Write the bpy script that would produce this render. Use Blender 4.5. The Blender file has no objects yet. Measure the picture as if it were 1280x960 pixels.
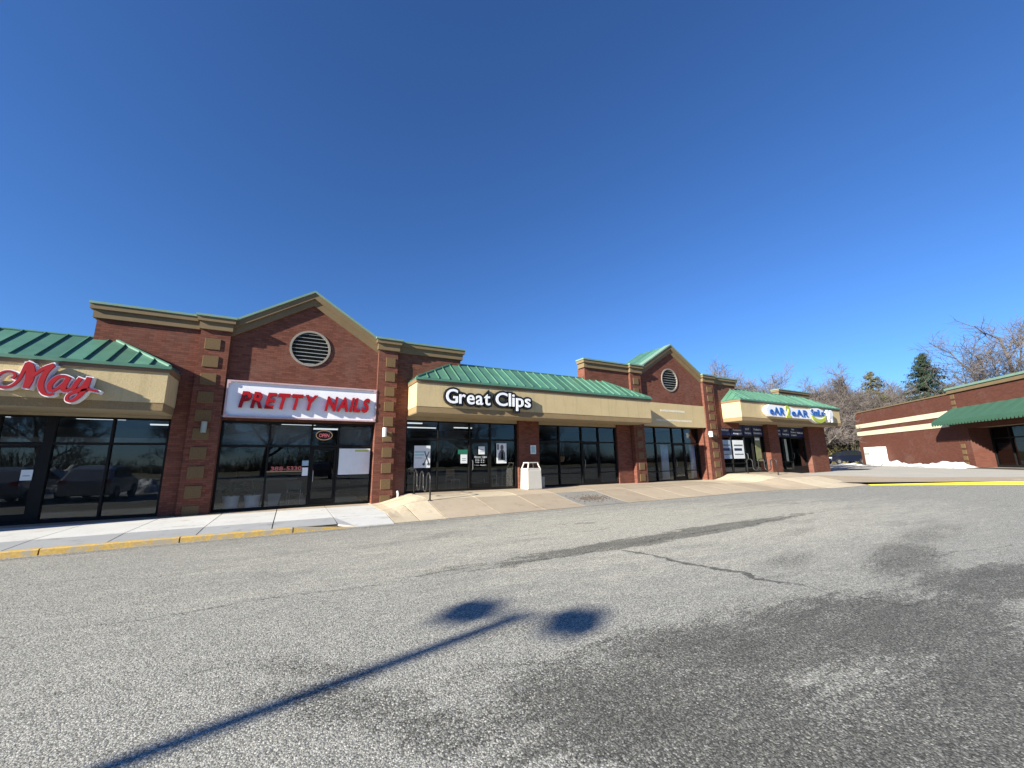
import bpy, bmesh, math, random
from mathutils import Vector, Matrix, noise
S = bpy.context.scene
COL = S.collection
R = math.radians
# ------------------------------------------------------------------ camera
cam_d = bpy.data.cameras.new('camera'); cam = bpy.data.objects.new('camera', cam_d); COL.objects.link(cam)
S.camera = cam
cam_d.sensor_fit = 'HORIZONTAL'; cam_d.sensor_width = 36.0; cam_d.lens = 36.0 * 492.0 / 1280.0
cam_d.clip_start = 0.05; cam_d.clip_end = 3000
HEAD, PITCH, ROLL = R(29.13), R(10.96), R(-0.82)
fw = Vector((math.sin(HEAD) * math.cos(PITCH), math.cos(HEAD) * math.cos(PITCH), math.sin(PITCH)))
rt = Vector((math.cos(HEAD), -math.sin(HEAD), 0)); up = rt.cross(fw)
r2 = rt * math.cos(ROLL) + up * math.sin(ROLL); u2 = -rt * math.sin(ROLL) + up * math.cos(ROLL)
M = Matrix.Identity(4)
for i in range(3):
    M[i][0] = r2[i]; M[i][1] = u2[i]; M[i][2] = -fw[i]
M[0][3], M[1][3], M[2][3] = 0, 0, 1.65
cam.matrix_world = M
# ------------------------------------------------------------------ sky and sun
SUN_AZ, SUN_EL = R(180 + 77.4), R(22.0)      # clockwise from +Y
W = bpy.data.worlds.new('World'); S.world = W; W.use_nodes = True
wn = W.node_tree; bg = wn.nodes['Background']
sky = wn.nodes.new('ShaderNodeTexSky'); sky.sky_type = 'NISHITA'; sky.sun_disc = False
sky.sun_elevation = SUN_EL; sky.sun_rotation = SUN_AZ
sky.altitude = 200; sky.air_density = 1.0; sky.dust_density = 0.0; sky.ozone_density = 7.0
tint = wn.nodes.new('ShaderNodeMix'); tint.data_type = 'RGBA'; tint.blend_type = 'MULTIPLY'; tint.inputs[0].default_value = 1.0
tint.inputs[7].default_value = (.80, .98, 1.20, 1)      # the phone's cooler colour balance, the same over the whole sky
wn.links.new(sky.outputs[0], tint.inputs[6]); wn.links.new(tint.outputs[2], bg.inputs[0]); bg.inputs[1].default_value = 0.06
sl = bpy.data.lights.new('sun', 'SUN'); sl.energy = 5.0; sl.angle = R(0.53); sl.color = (1.0, 0.955, 0.83)
so = bpy.data.objects.new('sun', sl); COL.objects.link(so)
sdir = Vector((math.sin(SUN_AZ) * math.cos(SUN_EL), math.cos(SUN_AZ) * math.cos(SUN_EL), math.sin(SUN_EL)))
so.rotation_euler = sdir.to_track_quat('Z', 'Y').to_euler(); so.location = (-30, -10, 20)
S.view_settings.view_transform = 'Standard'; S.view_settings.look = 'None'
S.view_settings.gamma = 1.0; S.view_settings.exposure = 1.3; S.view_settings.use_curve_mapping = False
S.render.engine = 'CYCLES'; S.cycles.use_denoising = True
S.cycles.max_bounces = 8; S.cycles.transparent_max_bounces = 24; S.cycles.caustics_reflective = False

# ------------------------------------------------------------------ helpers
class MB:
    def __init__(s): s.v = []; s.f = []
    def add(s, vs, fs):
        o = len(s.v); s.v += [tuple(v) for v in vs]; s.f += [tuple(i + o for i in f) for f in fs]; return s
    def box(s, x0, x1, y0, y1, z0, z1):
        return s.add([(x0,y0,z0),(x1,y0,z0),(x1,y1,z0),(x0,y1,z0),(x0,y0,z1),(x1,y0,z1),(x1,y1,z1),(x0,y1,z1)],
                     [(0,3,2,1),(4,5,6,7),(0,1,5,4),(1,2,6,5),(2,3,7,6),(3,0,4,7)])
    def prism(s, poly, y0, y1):            # poly in XZ, counter-clockwise seen from -Y
        n = len(poly)
        vs = [(x, y0, z) for x, z in poly] + [(x, y1, z) for x, z in poly]
        fs = [tuple(range(n)), tuple(range(2*n-1, n-1, -1))] + [(i, i+n, (i+1) % n + n, (i+1) % n) for i in range(n)]
        return s.add(vs, fs)
    def prism_x(s, poly, x0, x1):          # poly in YZ
        n = len(poly)
        vs = [(x0, y, z) for y, z in poly] + [(x1, y, z) for y, z in poly]
        fs = [tuple(range(n)), tuple(range(2*n-1, n-1, -1))] + [(i, i+n, (i+1) % n + n, (i+1) % n) for i in range(n)]
        return s.add(vs, fs)
    def slab(s, poly, z0, z1):             # poly in XY
        n = len(poly)
        vs = [(x, y, z0) for x, y in poly] + [(x, y, z1) for x, y in poly]
        fs = [tuple(range(n-1, -1, -1)), tuple(range(n, 2*n))] + [(i, (i+1) % n, (i+1) % n + n, i+n) for i in range(n)]
        return s.add(vs, fs)
    def tube(s, pts, rad, k=8, cap=True):
        pts = [Vector(p) for p in pts]; n = len(pts)
        rads = rad if isinstance(rad, (list, tuple)) else [rad] * n
        vs = []; pa = None
        for i, p in enumerate(pts):
            t = (pts[min(i+1, n-1)] - pts[max(i-1, 0)])
            if t.length < 1e-9: t = Vector((0, 0, 1))
            t.normalize()
            if pa is None: pa = t.orthogonal().normalized()
            else:
                pa = pa - t * pa.dot(t); pa = pa.normalized() if pa.length > 1e-6 else t.orthogonal().normalized()
            b = t.cross(pa)
            for j in range(k):
                a = 2 * math.pi * j / k; vs.append(p + (pa * math.cos(a) + b * math.sin(a)) * rads[i])
        fs = [(i*k+j, i*k+(j+1) % k, (i+1)*k+(j+1) % k, (i+1)*k+j) for i in range(n-1) for j in range(k)]
        if cap: fs += [tuple(range(k-1, -1, -1)), tuple(range((n-1)*k, n*k))]
        return s.add(vs, fs)
    def lathe(s, prof, c=(0, 0, 0), k=16):
        n = len(prof)
        vs = [(c[0] + r*math.cos(2*math.pi*j/k), c[1] + r*math.sin(2*math.pi*j/k), c[2] + z) for r, z in prof for j in range(k)]
        fs = [(i*k+j, i*k+(j+1) % k, (i+1)*k+(j+1) % k, (i+1)*k+j) for i in range(n-1) for j in range(k)]
        return s.add(vs, fs)
    def build(s, name, mat, parent=None, smooth=False, bevel=0, label=None, kind=None, loc=None):
        m = bpy.data.meshes.new(name)
        org = Vector(ROOT.get(parent.name, (0, 0, 0))) if parent else Vector(loc or (0, 0, 0))
        vs = [(x-org.x, y-org.y, z-org.z) for x, y, z in s.v]
        m.from_pydata(vs, [], s.f); m.update()
        bm = bmesh.new(); bm.from_mesh(m); bmesh.ops.recalc_face_normals(bm, faces=bm.faces)
        if bevel: bmesh.ops.bevel(bm, geom=[e for e in bm.edges if len(e.link_faces) == 2 and e.calc_face_angle(0) > .5], offset=bevel, segments=1, affect='EDGES')
        bm.to_mesh(m); bm.free()
        if smooth:
            for p in m.polygons: p.use_smooth = True
        o = bpy.data.objects.new(name, m); COL.objects.link(o)
        if mat: m.materials.append(mat)
        if parent: o.parent = parent; ROOT[o.name] = tuple(org)
        else: o.location = org; ROOT[o.name] = tuple(org)
        if label: o['label'] = label
        if kind: o['kind'] = kind
        return o
ROOT = {}
def box(name, mat, parent, *a, **k): return MB().box(*a).build(name, mat, parent, **k)
def tag(o, label, cat, group=None):
    o['label'] = label; o['category'] = cat
    if group: o['group'] = group
    return o
def thing(name, label, cat, loc=(0, 0, 0), rotz=0, group=None, local=False):
    o = bpy.data.objects.new(name, None); COL.objects.link(o); o.location = loc; o.rotation_euler = (0, 0, rotz)
    o.empty_display_size = 0.2
    ROOT[o.name] = (0, 0, 0) if (local or rotz) else tuple(loc)
    return tag(o, label, cat, group)
def copy_tree(o, parent=None):
    c = o.copy(); COL.objects.link(c)
    if parent: c.parent = parent
    ROOT[c.name] = ROOT.get(o.name, (0, 0, 0))
    for ch in list(o.children): copy_tree(ch, c)
    return c
def interp(x, t):
    if x <= t[0][0]: return t[0][1]
    for (a, b), (c, d) in zip(t, t[1:]):
        if x <= c: return b + (d - b) * (x - a) / (c - a)
    return t[-1][1]

# ------------------------------------------------------------------ materials
class N:
    def __init__(s, name):
        s.m = bpy.data.materials.new(name); s.m.use_nodes = True; s.t = s.m.node_tree
        s.p = s.t.nodes['Principled BSDF']; s.out = s.t.nodes['Material Output']
    def n(s, typ, **k):
        x = s.t.nodes.new('ShaderNode' + typ)
        for a, b in k.items():
            if a.startswith('i_'):
                key = a[2:]; key = int(key) if key.isdigit() else key.replace('_', ' ')
                x.inputs[key].default_value = b
            else: setattr(x, a, b)
        return x
    def l(s, a, b): s.t.links.new(a, b)
    def coord(s): return s.n('TexCoord').outputs['Object']
    def noise(s, scale, detail=4, rough=.55, vec=None):
        x = s.n('TexNoise'); x.inputs['Scale'].default_value = scale; x.inputs['Detail'].default_value = detail; x.inputs['Roughness'].default_value = rough
        s.l(vec if vec is not None else s.coord(), x.inputs['Vector']); return x.outputs['Fac']
    def ramp(s, fac, stops):
        x = s.n('ValToRGB'); e = x.color_ramp.elements
        while len(e) < len(stops): e.new(.5)
        for el, (p, c) in zip(e, stops): el.position = p; el.color = (*c, 1) if len(c) == 3 else c
        s.l(fac, x.inputs[0]); return x.outputs[0]
    def mix(s, fac, a, b, mode='MIX'):
        x = s.n('Mix', data_type='RGBA', blend_type=mode)
        for sock, v in ((x.inputs[0], fac), (x.inputs[6], a), (x.inputs[7], b)):
            if isinstance(v, (int, float)): sock.default_value = v
            elif isinstance(v, tuple): sock.default_value = (*v, 1) if len(v) == 3 else v
            else: s.l(v, sock)
        return x.outputs[2]
    def math(s, op, a, b=0., c=None, clamp=False):
        x = s.n('Math', operation=op, use_clamp=clamp)
        for i, v in enumerate((a, b, c)):
            if v is None: continue
            if isinstance(v, (int, float)): x.inputs[i].default_value = v
            else: s.l(v, x.inputs[i])
        return x.outputs[0]
    def bump(s, h, strength=.3, dist=.01, normal=None):
        x = s.n('Bump'); x.inputs['Strength'].default_value = strength; x.inputs['Distance'].default_value = dist
        s.l(h, x.inputs['Height'])
        if normal is not None: s.l(normal, x.inputs['Normal'])
        s.l(x.outputs[0], s.p.inputs['Normal']); return x.outputs[0]
    def col(s, c):
        if isinstance(c, tuple): s.p.inputs['Base Color'].default_value = (*c, 1)
        else: s.l(c, s.p.inputs['Base Color'])
    def set(s, rough=.7, metal=0., spec=.5):
        s.p.inputs['Roughness'].default_value = rough; s.p.inputs['Metallic'].default_value = metal
        s.p.inputs['Specular IOR Level'].default_value = spec; return s.m
def mottled(name, c, amt=.12, scale=1.5, rough=.7, metal=0., spec=.4, fine=0, bump=0., rnd=0.):
    n = N(name)
    lo = tuple(x * (1 - amt) for x in c); hi = tuple(min(1, x * (1 + amt)) for x in c)
    k = n.ramp(n.noise(scale, 6, .6), [(.3, lo), (.7, hi)])
    if fine:
        f = n.noise(fine, 2, .5); k = n.mix(.5, k, n.ramp(f, [(.3, tuple(x*.7 for x in c)), (.7, tuple(min(1, x*1.25) for x in c))]))
        if bump: n.bump(f, bump, .008)
    if rnd:
        oi = n.n('ObjectInfo'); v = n.math('MULTIPLY_ADD', oi.outputs['Random'], 2*rnd, 1-rnd)
        cx = n.n('CombineColor'); [n.l(v, cx.inputs[i]) for i in range(3)]
        k = n.mix(1.0, k, cx.outputs[0], 'MULTIPLY')
    n.col(k); return n.set(rough, metal, spec)
def brick_mat(name, c1, c2, mortar):
    n = N(name); tc = n.n('TexCoord'); sp = n.n('SeparateXYZ'); n.l(tc.outputs['Object'], sp.inputs[0])
    sn = n.n('SeparateXYZ'); n.l(tc.outputs['Normal'], sn.inputs[0])
    side = n.math('GREATER_THAN', n.math('ABSOLUTE', sn.outputs[0]), .6)
    u = n.math('ADD', n.math('MULTIPLY', sp.outputs[0], n.math('SUBTRACT', 1., side)), n.math('MULTIPLY', sp.outputs[1], side))
    cb = n.n('CombineXYZ'); n.l(u, cb.inputs[0]); n.l(sp.outputs[2], cb.inputs[1])
    b = n.n('TexBrick'); n.l(cb.outputs[0], b.inputs['Vector'])
    b.inputs['Color1'].default_value = (*c1, 1); b.inputs['Color2'].default_value = (*c2, 1); b.inputs['Mortar'].default_value = (*mortar, 1)
    b.inputs['Scale'].default_value = 1.0; b.inputs['Mortar Size'].default_value = .006; b.inputs['Mortar Smooth'].default_value = .3
    b.inputs['Brick Width'].default_value = .203; b.inputs['Row Height'].default_value = .068; b.inputs['Bias'].default_value = -.2
    k = n.mix(n.math('MULTIPLY', n.noise(.9, 5, .6), .5), b.outputs['Color'], tuple(x * .55 for x in c1), 'MIX')
    k = n.mix(n.math('MULTIPLY', n.math('SUBTRACT', n.noise(.45, 6, .7), .52, clamp=True), 1.6, clamp=True), k, (.26, .19, .16))
    k2 = n.mix(.3, k, n.ramp(n.noise(35, 3), [(.3, tuple(x * .5 for x in c1)), (.7, tuple(x * 1.5 for x in c2))]))
    n.col(k2)
    inv = n.math('SUBTRACT', 1., b.outputs['Fac']); n.bump(inv, .5, .006)
    return n.set(.9, 0, .08)
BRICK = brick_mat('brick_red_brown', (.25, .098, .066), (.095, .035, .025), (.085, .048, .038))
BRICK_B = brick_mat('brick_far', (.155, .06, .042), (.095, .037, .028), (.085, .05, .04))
def stucco(name, c):
    n = N(name); co = n.coord()
    f = n.noise(28, 4, .6, co)
    k = n.ramp(n.noise(1.1, 6, .62, co), [(.3, tuple(x*.88 for x in c)), (.7, tuple(x*1.06 for x in c))])
    k = n.mix(.35, k, n.ramp(f, [(.35, tuple(x*.78 for x in c)), (.65, tuple(x*1.12 for x in c))]))
    mp = n.n('Mapping'); mp.inputs['Scale'].default_value = (6, 6, .35); n.l(co, mp.inputs[0])
    k = n.mix(n.math('MULTIPLY', n.math('GREATER_THAN', n.noise(1.0, 4, .6, mp.outputs[0]), .58), .16), k, tuple(x*.5 for x in c))
    n.col(k); n.bump(f, .55, .012); return n.set(.92, 0, .15)
TAN = stucco('tan_stucco', (.56, .44, .245))
BAND = mottled('brown_stucco', (.27, .19, .10), .12, 2, .9, fine=30, bump=.4, spec=.15)
QUOIN = mottled('quoin_stucco', (.155, .102, .052), .1, 2, .9, fine=30, bump=.3, spec=.15)
TRIM = mottled('brown_metal_trim', (.20, .125, .07), .1, 2, .55)
CORN = mottled('cornice_olive', (.185, .13, .068), .1, 2, .8)
CAP = mottled('cap_green_grey', (.18, .28, .21), .1, 3, .5)
def roof_mat():
    n = N('green_standing_seam'); oi = n.n('ObjectInfo')
    v = n.math('MULTIPLY_ADD', oi.outputs['Random'], .5, .72)
    k = n.ramp(n.noise(2.2, 5, .6), [(.3, (.062, .158, .105)), (.72, (.092, .212, .145))])
    cx = n.n('CombineColor'); [n.l(v, cx.inputs[i]) for i in range(3)]
    n.col(n.mix(1.0, k, cx.outputs[0], 'MULTIPLY')); n.bump(n.noise(.7, 2), .15, .05); return n.set(.42, .0, .5)
GREEN = roof_mat()
SEAM = mottled('green_seam', (.035, .115, .075), .15, 3, .45)
RING = mottled('vent_ring', (.26, .23, .19), .1, 3, .6)
SLAT = mottled('vent_slat', (.27, .285, .275), .1, 3, .5)
SOFFIT = mottled('soffit_tan', (.36, .29, .19), .08, 2, .9)
FRAME = mottled('dark_bronze_frame', (.008, .0075, .007), .2, 4, .55, spec=.2)
PAINT_W = mottled('white_paint', (.78, .78, .76), .05, 3, .5)
REDL = mottled('red_sign_face', (.34, .006, .012), .08, 6, .5, spec=.25)
BLACKL = mottled('black_sign', (.012, .012, .013), .1, 6, .4)
WHITEL = mottled('white_sign_face', (.85, .86, .88), .03, 5, .3)
BLUEL = mottled('blue_sign_face', (.02, .10, .34), .08, 6, .35)
NAVY = mottled('navy_vinyl', (.012, .018, .075), .1, 3, .4)
LIME = mottled('lime_sign_face', (.42, .50, .06), .06, 6, .4)
PINKF = mottled('pink_metal_frame', (.50, .36, .37), .12, 8, .35)
STEEL = mottled('galvanised_steel', (.30, .30, .30), .15, 6, .4, .6)
BLKST = mottled('black_steel', (.022, .022, .024), .2, 6, .4)
CONC_BIN = mottled('exposed_aggregate', (.56, .53, .47), .08, 2, .9, fine=70, bump=.5)
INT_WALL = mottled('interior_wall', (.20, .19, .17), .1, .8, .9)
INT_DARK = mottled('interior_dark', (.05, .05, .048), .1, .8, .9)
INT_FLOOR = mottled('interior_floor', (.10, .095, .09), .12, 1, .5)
CEIL = mottled('interior_ceiling', (.34, .34, .33), .05, 1, .9)
PLANT = mottled('plant_leaf', (.05, .09, .03), .3, 9, .5)
POT = mottled('white_pot', (.72, .74, .76), .06, 4, .35)
WOODC = mottled('tan_seat', (.35, .20, .09), .15, 5, .5)
PAPER = mottled('paper', (.72, .75, .76), .05, 4, .7)
TEALP = mottled('teal_print', (.35, .55, .55), .1, 4, .6)
GREYP = mottled('grey_print', (.12, .13, .14), .3, 9, .6)
CURTAIN = mottled('white_curtain', (.70, .74, .80), .06, 3, .9)
BARK = mottled('bark', (.105, .085, .07), .35, 3, .95, fine=20, bump=.4)
TWIG = mottled('twigs', (.125, .105, .095), .25, .6, .95)
BARK_P = mottled('pale_bark', (.24, .21, .17), .3, 3, .95, fine=20, bump=.4)
NEEDLE = mottled('spruce_needles', (.028, .05, .026), .4, .8, .8)
NEEDLE_B = mottled('pine_needles', (.10, .095, .045), .4, .8, .8)
TYRE = mottled('rubber', (.018, .018, .018), .1, 5, .9)
def snow_mat():
    n = N('snow'); k = n.ramp(n.noise(2.2, 7, .65), [(.34, (.34, .33, .31)), (.5, (.70, .71, .72)), (.75, (.86, .87, .89))])
    n.col(k); n.bump(n.noise(7, 6, .6), .6, .08); return n.set(.85, 0, .2)
SNOW = snow_mat()
def emis(name, c, s):
    n = N(name); n.p.inputs['Emission Color'].default_value = (*c, 1); n.p.inputs['Emission Strength'].default_value = s; n.col((.8, .8, .8)); return n.m
TUBE = emis('fluorescent', (.92, .97, 1), .5)
NEON = emis('neon_red', (1, .06, .03), .35)
NEONY = emis('neon_amber', (1, .45, .05), .22)
def glass_mat(name, tint, gain=1.0):
    n = N(name); t = n.t
    lw = n.n('LayerWeight'); lw.inputs['Blend'].default_value = .5
    bp = n.n('Bump'); bp.inputs['Strength'].default_value = .05; bp.inputs['Distance'].default_value = .02
    n.l(n.noise(1.3, 1), bp.inputs['Height'])
    fac = n.math('MULTIPLY_ADD', n.math('POWER', lw.outputs['Facing'], 4.5), .9, .05 * gain, clamp=True)
    tr = n.n('BsdfTransparent'); tr.inputs[0].default_value = (*tint, 1)
    gl = n.n('BsdfGlossy'); gl.inputs['Roughness'].default_value = .0; gl.inputs[0].default_value = (.95, .97, 1, 1)
    n.l(bp.outputs[0], gl.inputs['Normal'])
    mx = n.n('MixShader'); n.l(fac, mx.inputs[0]); n.l(tr.outputs[0], mx.inputs[1]); n.l(gl.outputs[0], mx.inputs[2])
    n.l(mx.outputs[0], n.out.inputs[0]); return n.m
GLASS = glass_mat('storefront_glass', (.80, .83, .84), .75)
GLASS_D = glass_mat('tinted_glass', (.35, .38, .40), .8)

def asphalt_mat():
    n = N('worn_asphalt'); co = n.coord()
    sp = n.n('SeparateXYZ'); n.l(co, sp.inputs[0]); X, Y = sp.outputs[0], sp.outputs[1]
    vo = n.n('TexVoronoi'); vo.inputs['Scale'].default_value = 80; n.l(co, vo.inputs['Vector'])
    vo2 = n.n('TexVoronoi'); vo2.inputs['Scale'].default_value = 190; n.l(co, vo2.inputs['Vector'])
    sc = n.n('SeparateColor'); n.l(vo.outputs['Color'], sc.inputs[0])
    sc2 = n.n('SeparateColor'); n.l(vo2.outputs['Color'], sc2.inputs[0])
    sc3 = sc2
    stone = n.ramp(sc.outputs[0], [(0, (.085, .082, .077)), (.3, (.20, .195, .185)), (.6, (.34, .325, .30)), (.85, (.46, .44, .405)), (1, (.64, .61, .57))])
    stone2 = n.ramp(sc2.outputs[0], [(0, (.09, .087, .082)), (.5, (.28, .27, .253)), (1, (.54, .515, .475))])
    base = n.mix(.45, stone, stone2)
    gap = n.math('MULTIPLY', n.math('GREATER_THAN', vo.outputs['Distance'], .62), .6)
    base = n.mix(gap, base, (.07, .067, .062))
    # dark binder-rich / damp areas and pale streaks (wear with shapes of its own)
    mp = n.n('Mapping'); mp.inputs['Scale'].default_value = (.5, 1.9, 1); mp.inputs['Rotation'].default_value = (0, 0, R(32)); n.l(co, mp.inputs[0])
    big = n.noise(.55, 6, .62, mp.outputs[0]); mid = n.noise(1.7, 5, .65, mp.outputs[0]); fin = n.noise(5.5, 8, .72, mp.outputs[0])
    def blob(cx, cy, rx, ry, rot=0., soft=.5):
        c, s_ = math.cos(rot), math.sin(rot)
        dx = n.math('SUBTRACT', X, cx); dy = n.math('SUBTRACT', Y, cy)
        a = n.math('DIVIDE', n.math('ADD', n.math('MULTIPLY', dx, c), n.math('MULTIPLY', dy, s_)), rx)
        b = n.math('DIVIDE', n.math('SUBTRACT', n.math('MULTIPLY', dy, c), n.math('MULTIPLY', dx, s_)), ry)
        d = n.math('SQRT', n.math('ADD', n.math('MULTIPLY', a, a), n.math('MULTIPLY', b, b)))
        d = n.math('ADD', d, n.math('MULTIPLY', n.math('SUBTRACT', mid, .5), 1.6))
        d = n.math('ADD', d, n.math('MULTIPLY', n.math('SUBTRACT', big, .5), 1.2)); d = n.math('ADD', d, n.math('MULTIPLY', n.math('SUBTRACT', fin, .5), 1.5))
        x = n.n('MapRange', interpolation_type='SMOOTHSTEP'); n.l(d, x.inputs[0])
        for i, v in ((1, 1.0 + soft*.5), (2, 1.0 - soft*.6), (3, 0.), (4, 1.)): x.inputs[i].default_value = v
        return x.outputs[0]
    dark = None
    for args, amp in BLOBS:
        q = n.math('MULTIPLY', blob(*args), amp)
        dark = q if dark is None else n.math('MAXIMUM', dark, q)
    gen = n.n('MapRange'); n.l(big, gen.inputs[0]); gen.inputs[1].default_value = .52; gen.inputs[2].default_value = .72; gen.inputs[4].default_value = .55
    dark = n.math('MAXIMUM', dark, gen.outputs[0])
    dark = n.math('MULTIPLY', dark, n.math('MULTIPLY_ADD', mid, .9, .45), clamp=True)
    dk = n.math('MULTIPLY', n.math('SUBTRACT', n.math('MULTIPLY', dark, 1.12), n.math('MULTIPLY', sc.outputs[1], .75)), 2.2, clamp=True)
    base = n.mix(dk, base, n.mix(1.0, base, (.36, .36, .36), 'MULTIPLY'))
    base = n.mix(1.0, base, (1.10, 1.105, 1.04), 'MULTIPLY')
    # tar strip and cracks: distance to wandering lines
    wob = n.math('MULTIPLY', n.math('SUBTRACT', n.noise(.9, 5, .6), .5), .55)
    wobf = n.math('MULTIPLY', n.math('SUBTRACT', n.noise(7, 4, .65), .5), .22)
    brk = n.noise(.8, 3, .6)
    def line(x0, y0, x1, y1, w, thr=.0, wk=1.):
        dx, dy = x1-x0, y1-y0; L = math.hypot(dx, dy); dx /= L; dy /= L
        px = n.math('SUBTRACT', X, x0); py = n.math('SUBTRACT', Y, y0)
        t = n.math('ADD', n.math('MULTIPLY', px, dx), n.math('MULTIPLY', py, dy))
        d = n.math('SUBTRACT', n.math('MULTIPLY', py, dx), n.math('MULTIPLY', px, dy))
        d = n.math('ABSOLUTE', n.math('ADD', d, n.math('ADD', n.math('MULTIPLY', wob, wk), wobf)))
        x = n.n('MapRange'); n.l(d, x.inputs[0])
        for i, v in ((1, w*.5), (2, w*1.15), (3, 1.), (4, 0.)): x.inputs[i].default_value = v
        inside = n.math('MULTIPLY', n.math('GREATER_THAN', t, 0.), n.math('LESS_THAN', t, L))
        r = n.math('MULTIPLY', x.outputs[0], inside)
        if thr: r = n.math('MULTIPLY', r, n.math('GREATER_THAN', brk, thr))
        return r
    ck = None
    for a in LINES:
        q = line(*a[:4], a[4], a[5], a[6]); q = n.math('MULTIPLY', q, a[7])
        ck = q if ck is None else n.math('MAXIMUM', ck, q)
    base = n.mix(ck, base, n.mix(1.0, base, (.22, .22, .225), 'MULTIPLY'))
    lt = blob(9.5, 7.2, 8.5, 3.2, R(-6), .9)  # one broad paler ellipse over the farther pavement
    base = n.mix(n.math('MULTIPLY', n.math('SUBTRACT', n.noise(3.1, 6, .7, mp.outputs[0]), .5, clamp=True), 2.2, clamp=True), base, n.mix(1.0, base, (1.45, 1.43, 1.38), 'MULTIPLY'))
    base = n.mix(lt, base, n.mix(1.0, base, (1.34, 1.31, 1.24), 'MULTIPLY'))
    n.col(base)
    hgt = n.math('SUBTRACT', n.math('ADD', n.math('MULTIPLY', vo.outputs['Distance'], -1.), n.math('MULTIPLY', vo2.outputs['Distance'], -.4)), n.math('MULTIPLY', ck, 1.5))
    n.bump(hgt, .55, .006)
    return n.set(.88, 0, .25)
# (centre x, y, radius along, across, rotation, softness), amount
BLOBS = [((2.3, 2.2, 1.5, .75, R(-28), .9), .9), ((3.6, 2.4, 1.5, .6, R(-22), .9), .9), ((5.4, 2.0, 2.0, .8, R(-14), .9), .95), ((2.9, 1.2, 1.8, .7, R(-25), .9), .9),
         ((5.0, .9, 2.2, .7, R(-15), .9), .9), ((8.6, 1.7, 2.4, .6, R(-10), .8), .9), ((8.9, 2.9, 1.8, .45, R(12), .8), .75), ((7.3, 3.8, .9, .28, R(10), .8), .5), ((.5, 3.3, .9, .28, R(-42), .9), .6),
         ((1.0, 2.7, .8, .3, R(-40), .9), .65), ((.35, 3.9, .7, .18, R(-40), .9), .5), ((12, 3.4, 2.2, .4, R(4), .7), .5), ((-.3, 2.6, 1.2, .3, R(-40), .9), .45), ((7.6, 6.2, 5.4, .36, R(1), .35), .9),
         ((10, 5.0, 1.0, .2, R(5), .6), .4), ((15, 8.5, 3, .3, R(2), .6), .35), ((0, 11.15, 9, .16, 0, .9), .5)]
# x0, y0, x1, y1, width, break threshold, wander, darkness
LINES = [(-6, 6.3, 3.5, 5.95, .010, .44, 1.0, .75), (3.2, 5.9, 14, 6.3, .03, .48, .8, .6), (5.5, 5.75, 5.8, 3.2, .05, .36, 1.6, .8), (5.8, 3.3, 6.2, 2.0, .02, .45, 1.6, .6), (4.2, 8.0, 7.0, 7.6, .018, .44, 1.4, .7),
         (5.9, 3.4, 16, 1.4, .012, .47, 1.0, .55), (-4, 8.6, 12, 9.1, .010, .50, 1.5, .5), (12, 8, 40, 6.5, .02, .47, 1.5, .5), (-3, 4.6, .8, 4.3, .010, .5, 1, .5), (5.2, 8.9, 7.2, 8.5, .10, .5, 1, .5), (-5, 7.6, 0, 7.2, .012, .52, 1.2, .6)]
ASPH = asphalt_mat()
ASPH_F = mottled('lane_asphalt', (.43, .40, .345), .14, .6, .9, fine=60, bump=.3)
ASPH_P = mottled('patch_asphalt', (.25, .235, .21), .2, 1.2, .9, fine=60, bump=.5)
def concrete(name, c, rnd=.08):
    n = N(name); co = n.coord()
    k = n.ramp(n.noise(.9, 7, .65, co), [(.28, tuple(x*.8 for x in c)), (.72, tuple(x*1.08 for x in c))])
    k = n.mix(.4, k, n.ramp(n.noise(55, 3, .6, co), [(.3, tuple(x*.78 for x in c)), (.7, tuple(x*1.15 for x in c))]))
    st = n.ramp(n.noise(2.6, 6, .7, co), [(.56, (1, 1, 1)), (.72, (.72, .68, .62))]); k = n.mix(1.0, k, st, 'MULTIPLY')
    oi = n.n('ObjectInfo'); v = n.math('MULTIPLY_ADD', oi.outputs['Random'], 2*rnd, 1-rnd)
    cx = n.n('CombineColor'); [n.l(v, cx.inputs[i]) for i in range(3)]
    n.col(n.mix(1.0, k, cx.outputs[0], 'MULTIPLY')); n.bump(n.noise(80, 3), .3, .004); return n.set(.9, 0, .2)
CONC_W = concrete('concrete_white', (.62, .61, .58), .05)
CONC_G = concrete('concrete_grey', (.36, .365, .365), .05)
CONC_T = concrete('concrete_tan', (.42, .34, .25), .12)
CONC_L = concrete('concrete_pale_tan', (.56, .47, .34), .06)
def yellow():
    n = N('worn_yellow_paint'); co = n.coord(); f = n.noise(4, 7, .7, co)
    k = n.mix(.5, (.56, .36, .09), n.ramp(n.noise(25, 4), [(.3, (.36, .22, .06)), (.7, (.68, .47, .16))]))
    chip = n.ramp(f, [(.50, (0, 0, 0)), (.58, (1, 1, 1))]); n.col(n.mix(chip, k, (.38, .33, .25))); n.bump(f, .3, .01); return n.set(.75, 0, .3)
YELLOW = yellow()
def yellow2():
    n = N('fresh_yellow_paint'); n.col(n.ramp(n.noise(3, 6, .6), [(.3, (.62, .47, .03)), (.7, (.74, .58, .06))])); return n.set(.7, 0, .3)
YELLOW_N = yellow2()
GRASS = mottled('dry_winter_grass', (.19, .165, .08), .3, .4, 1.0, fine=8)
HILLM = mottled('brush_hillside', (.16, .135, .06), .4, .5, 1.0, fine=3, bump=.8)

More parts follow.
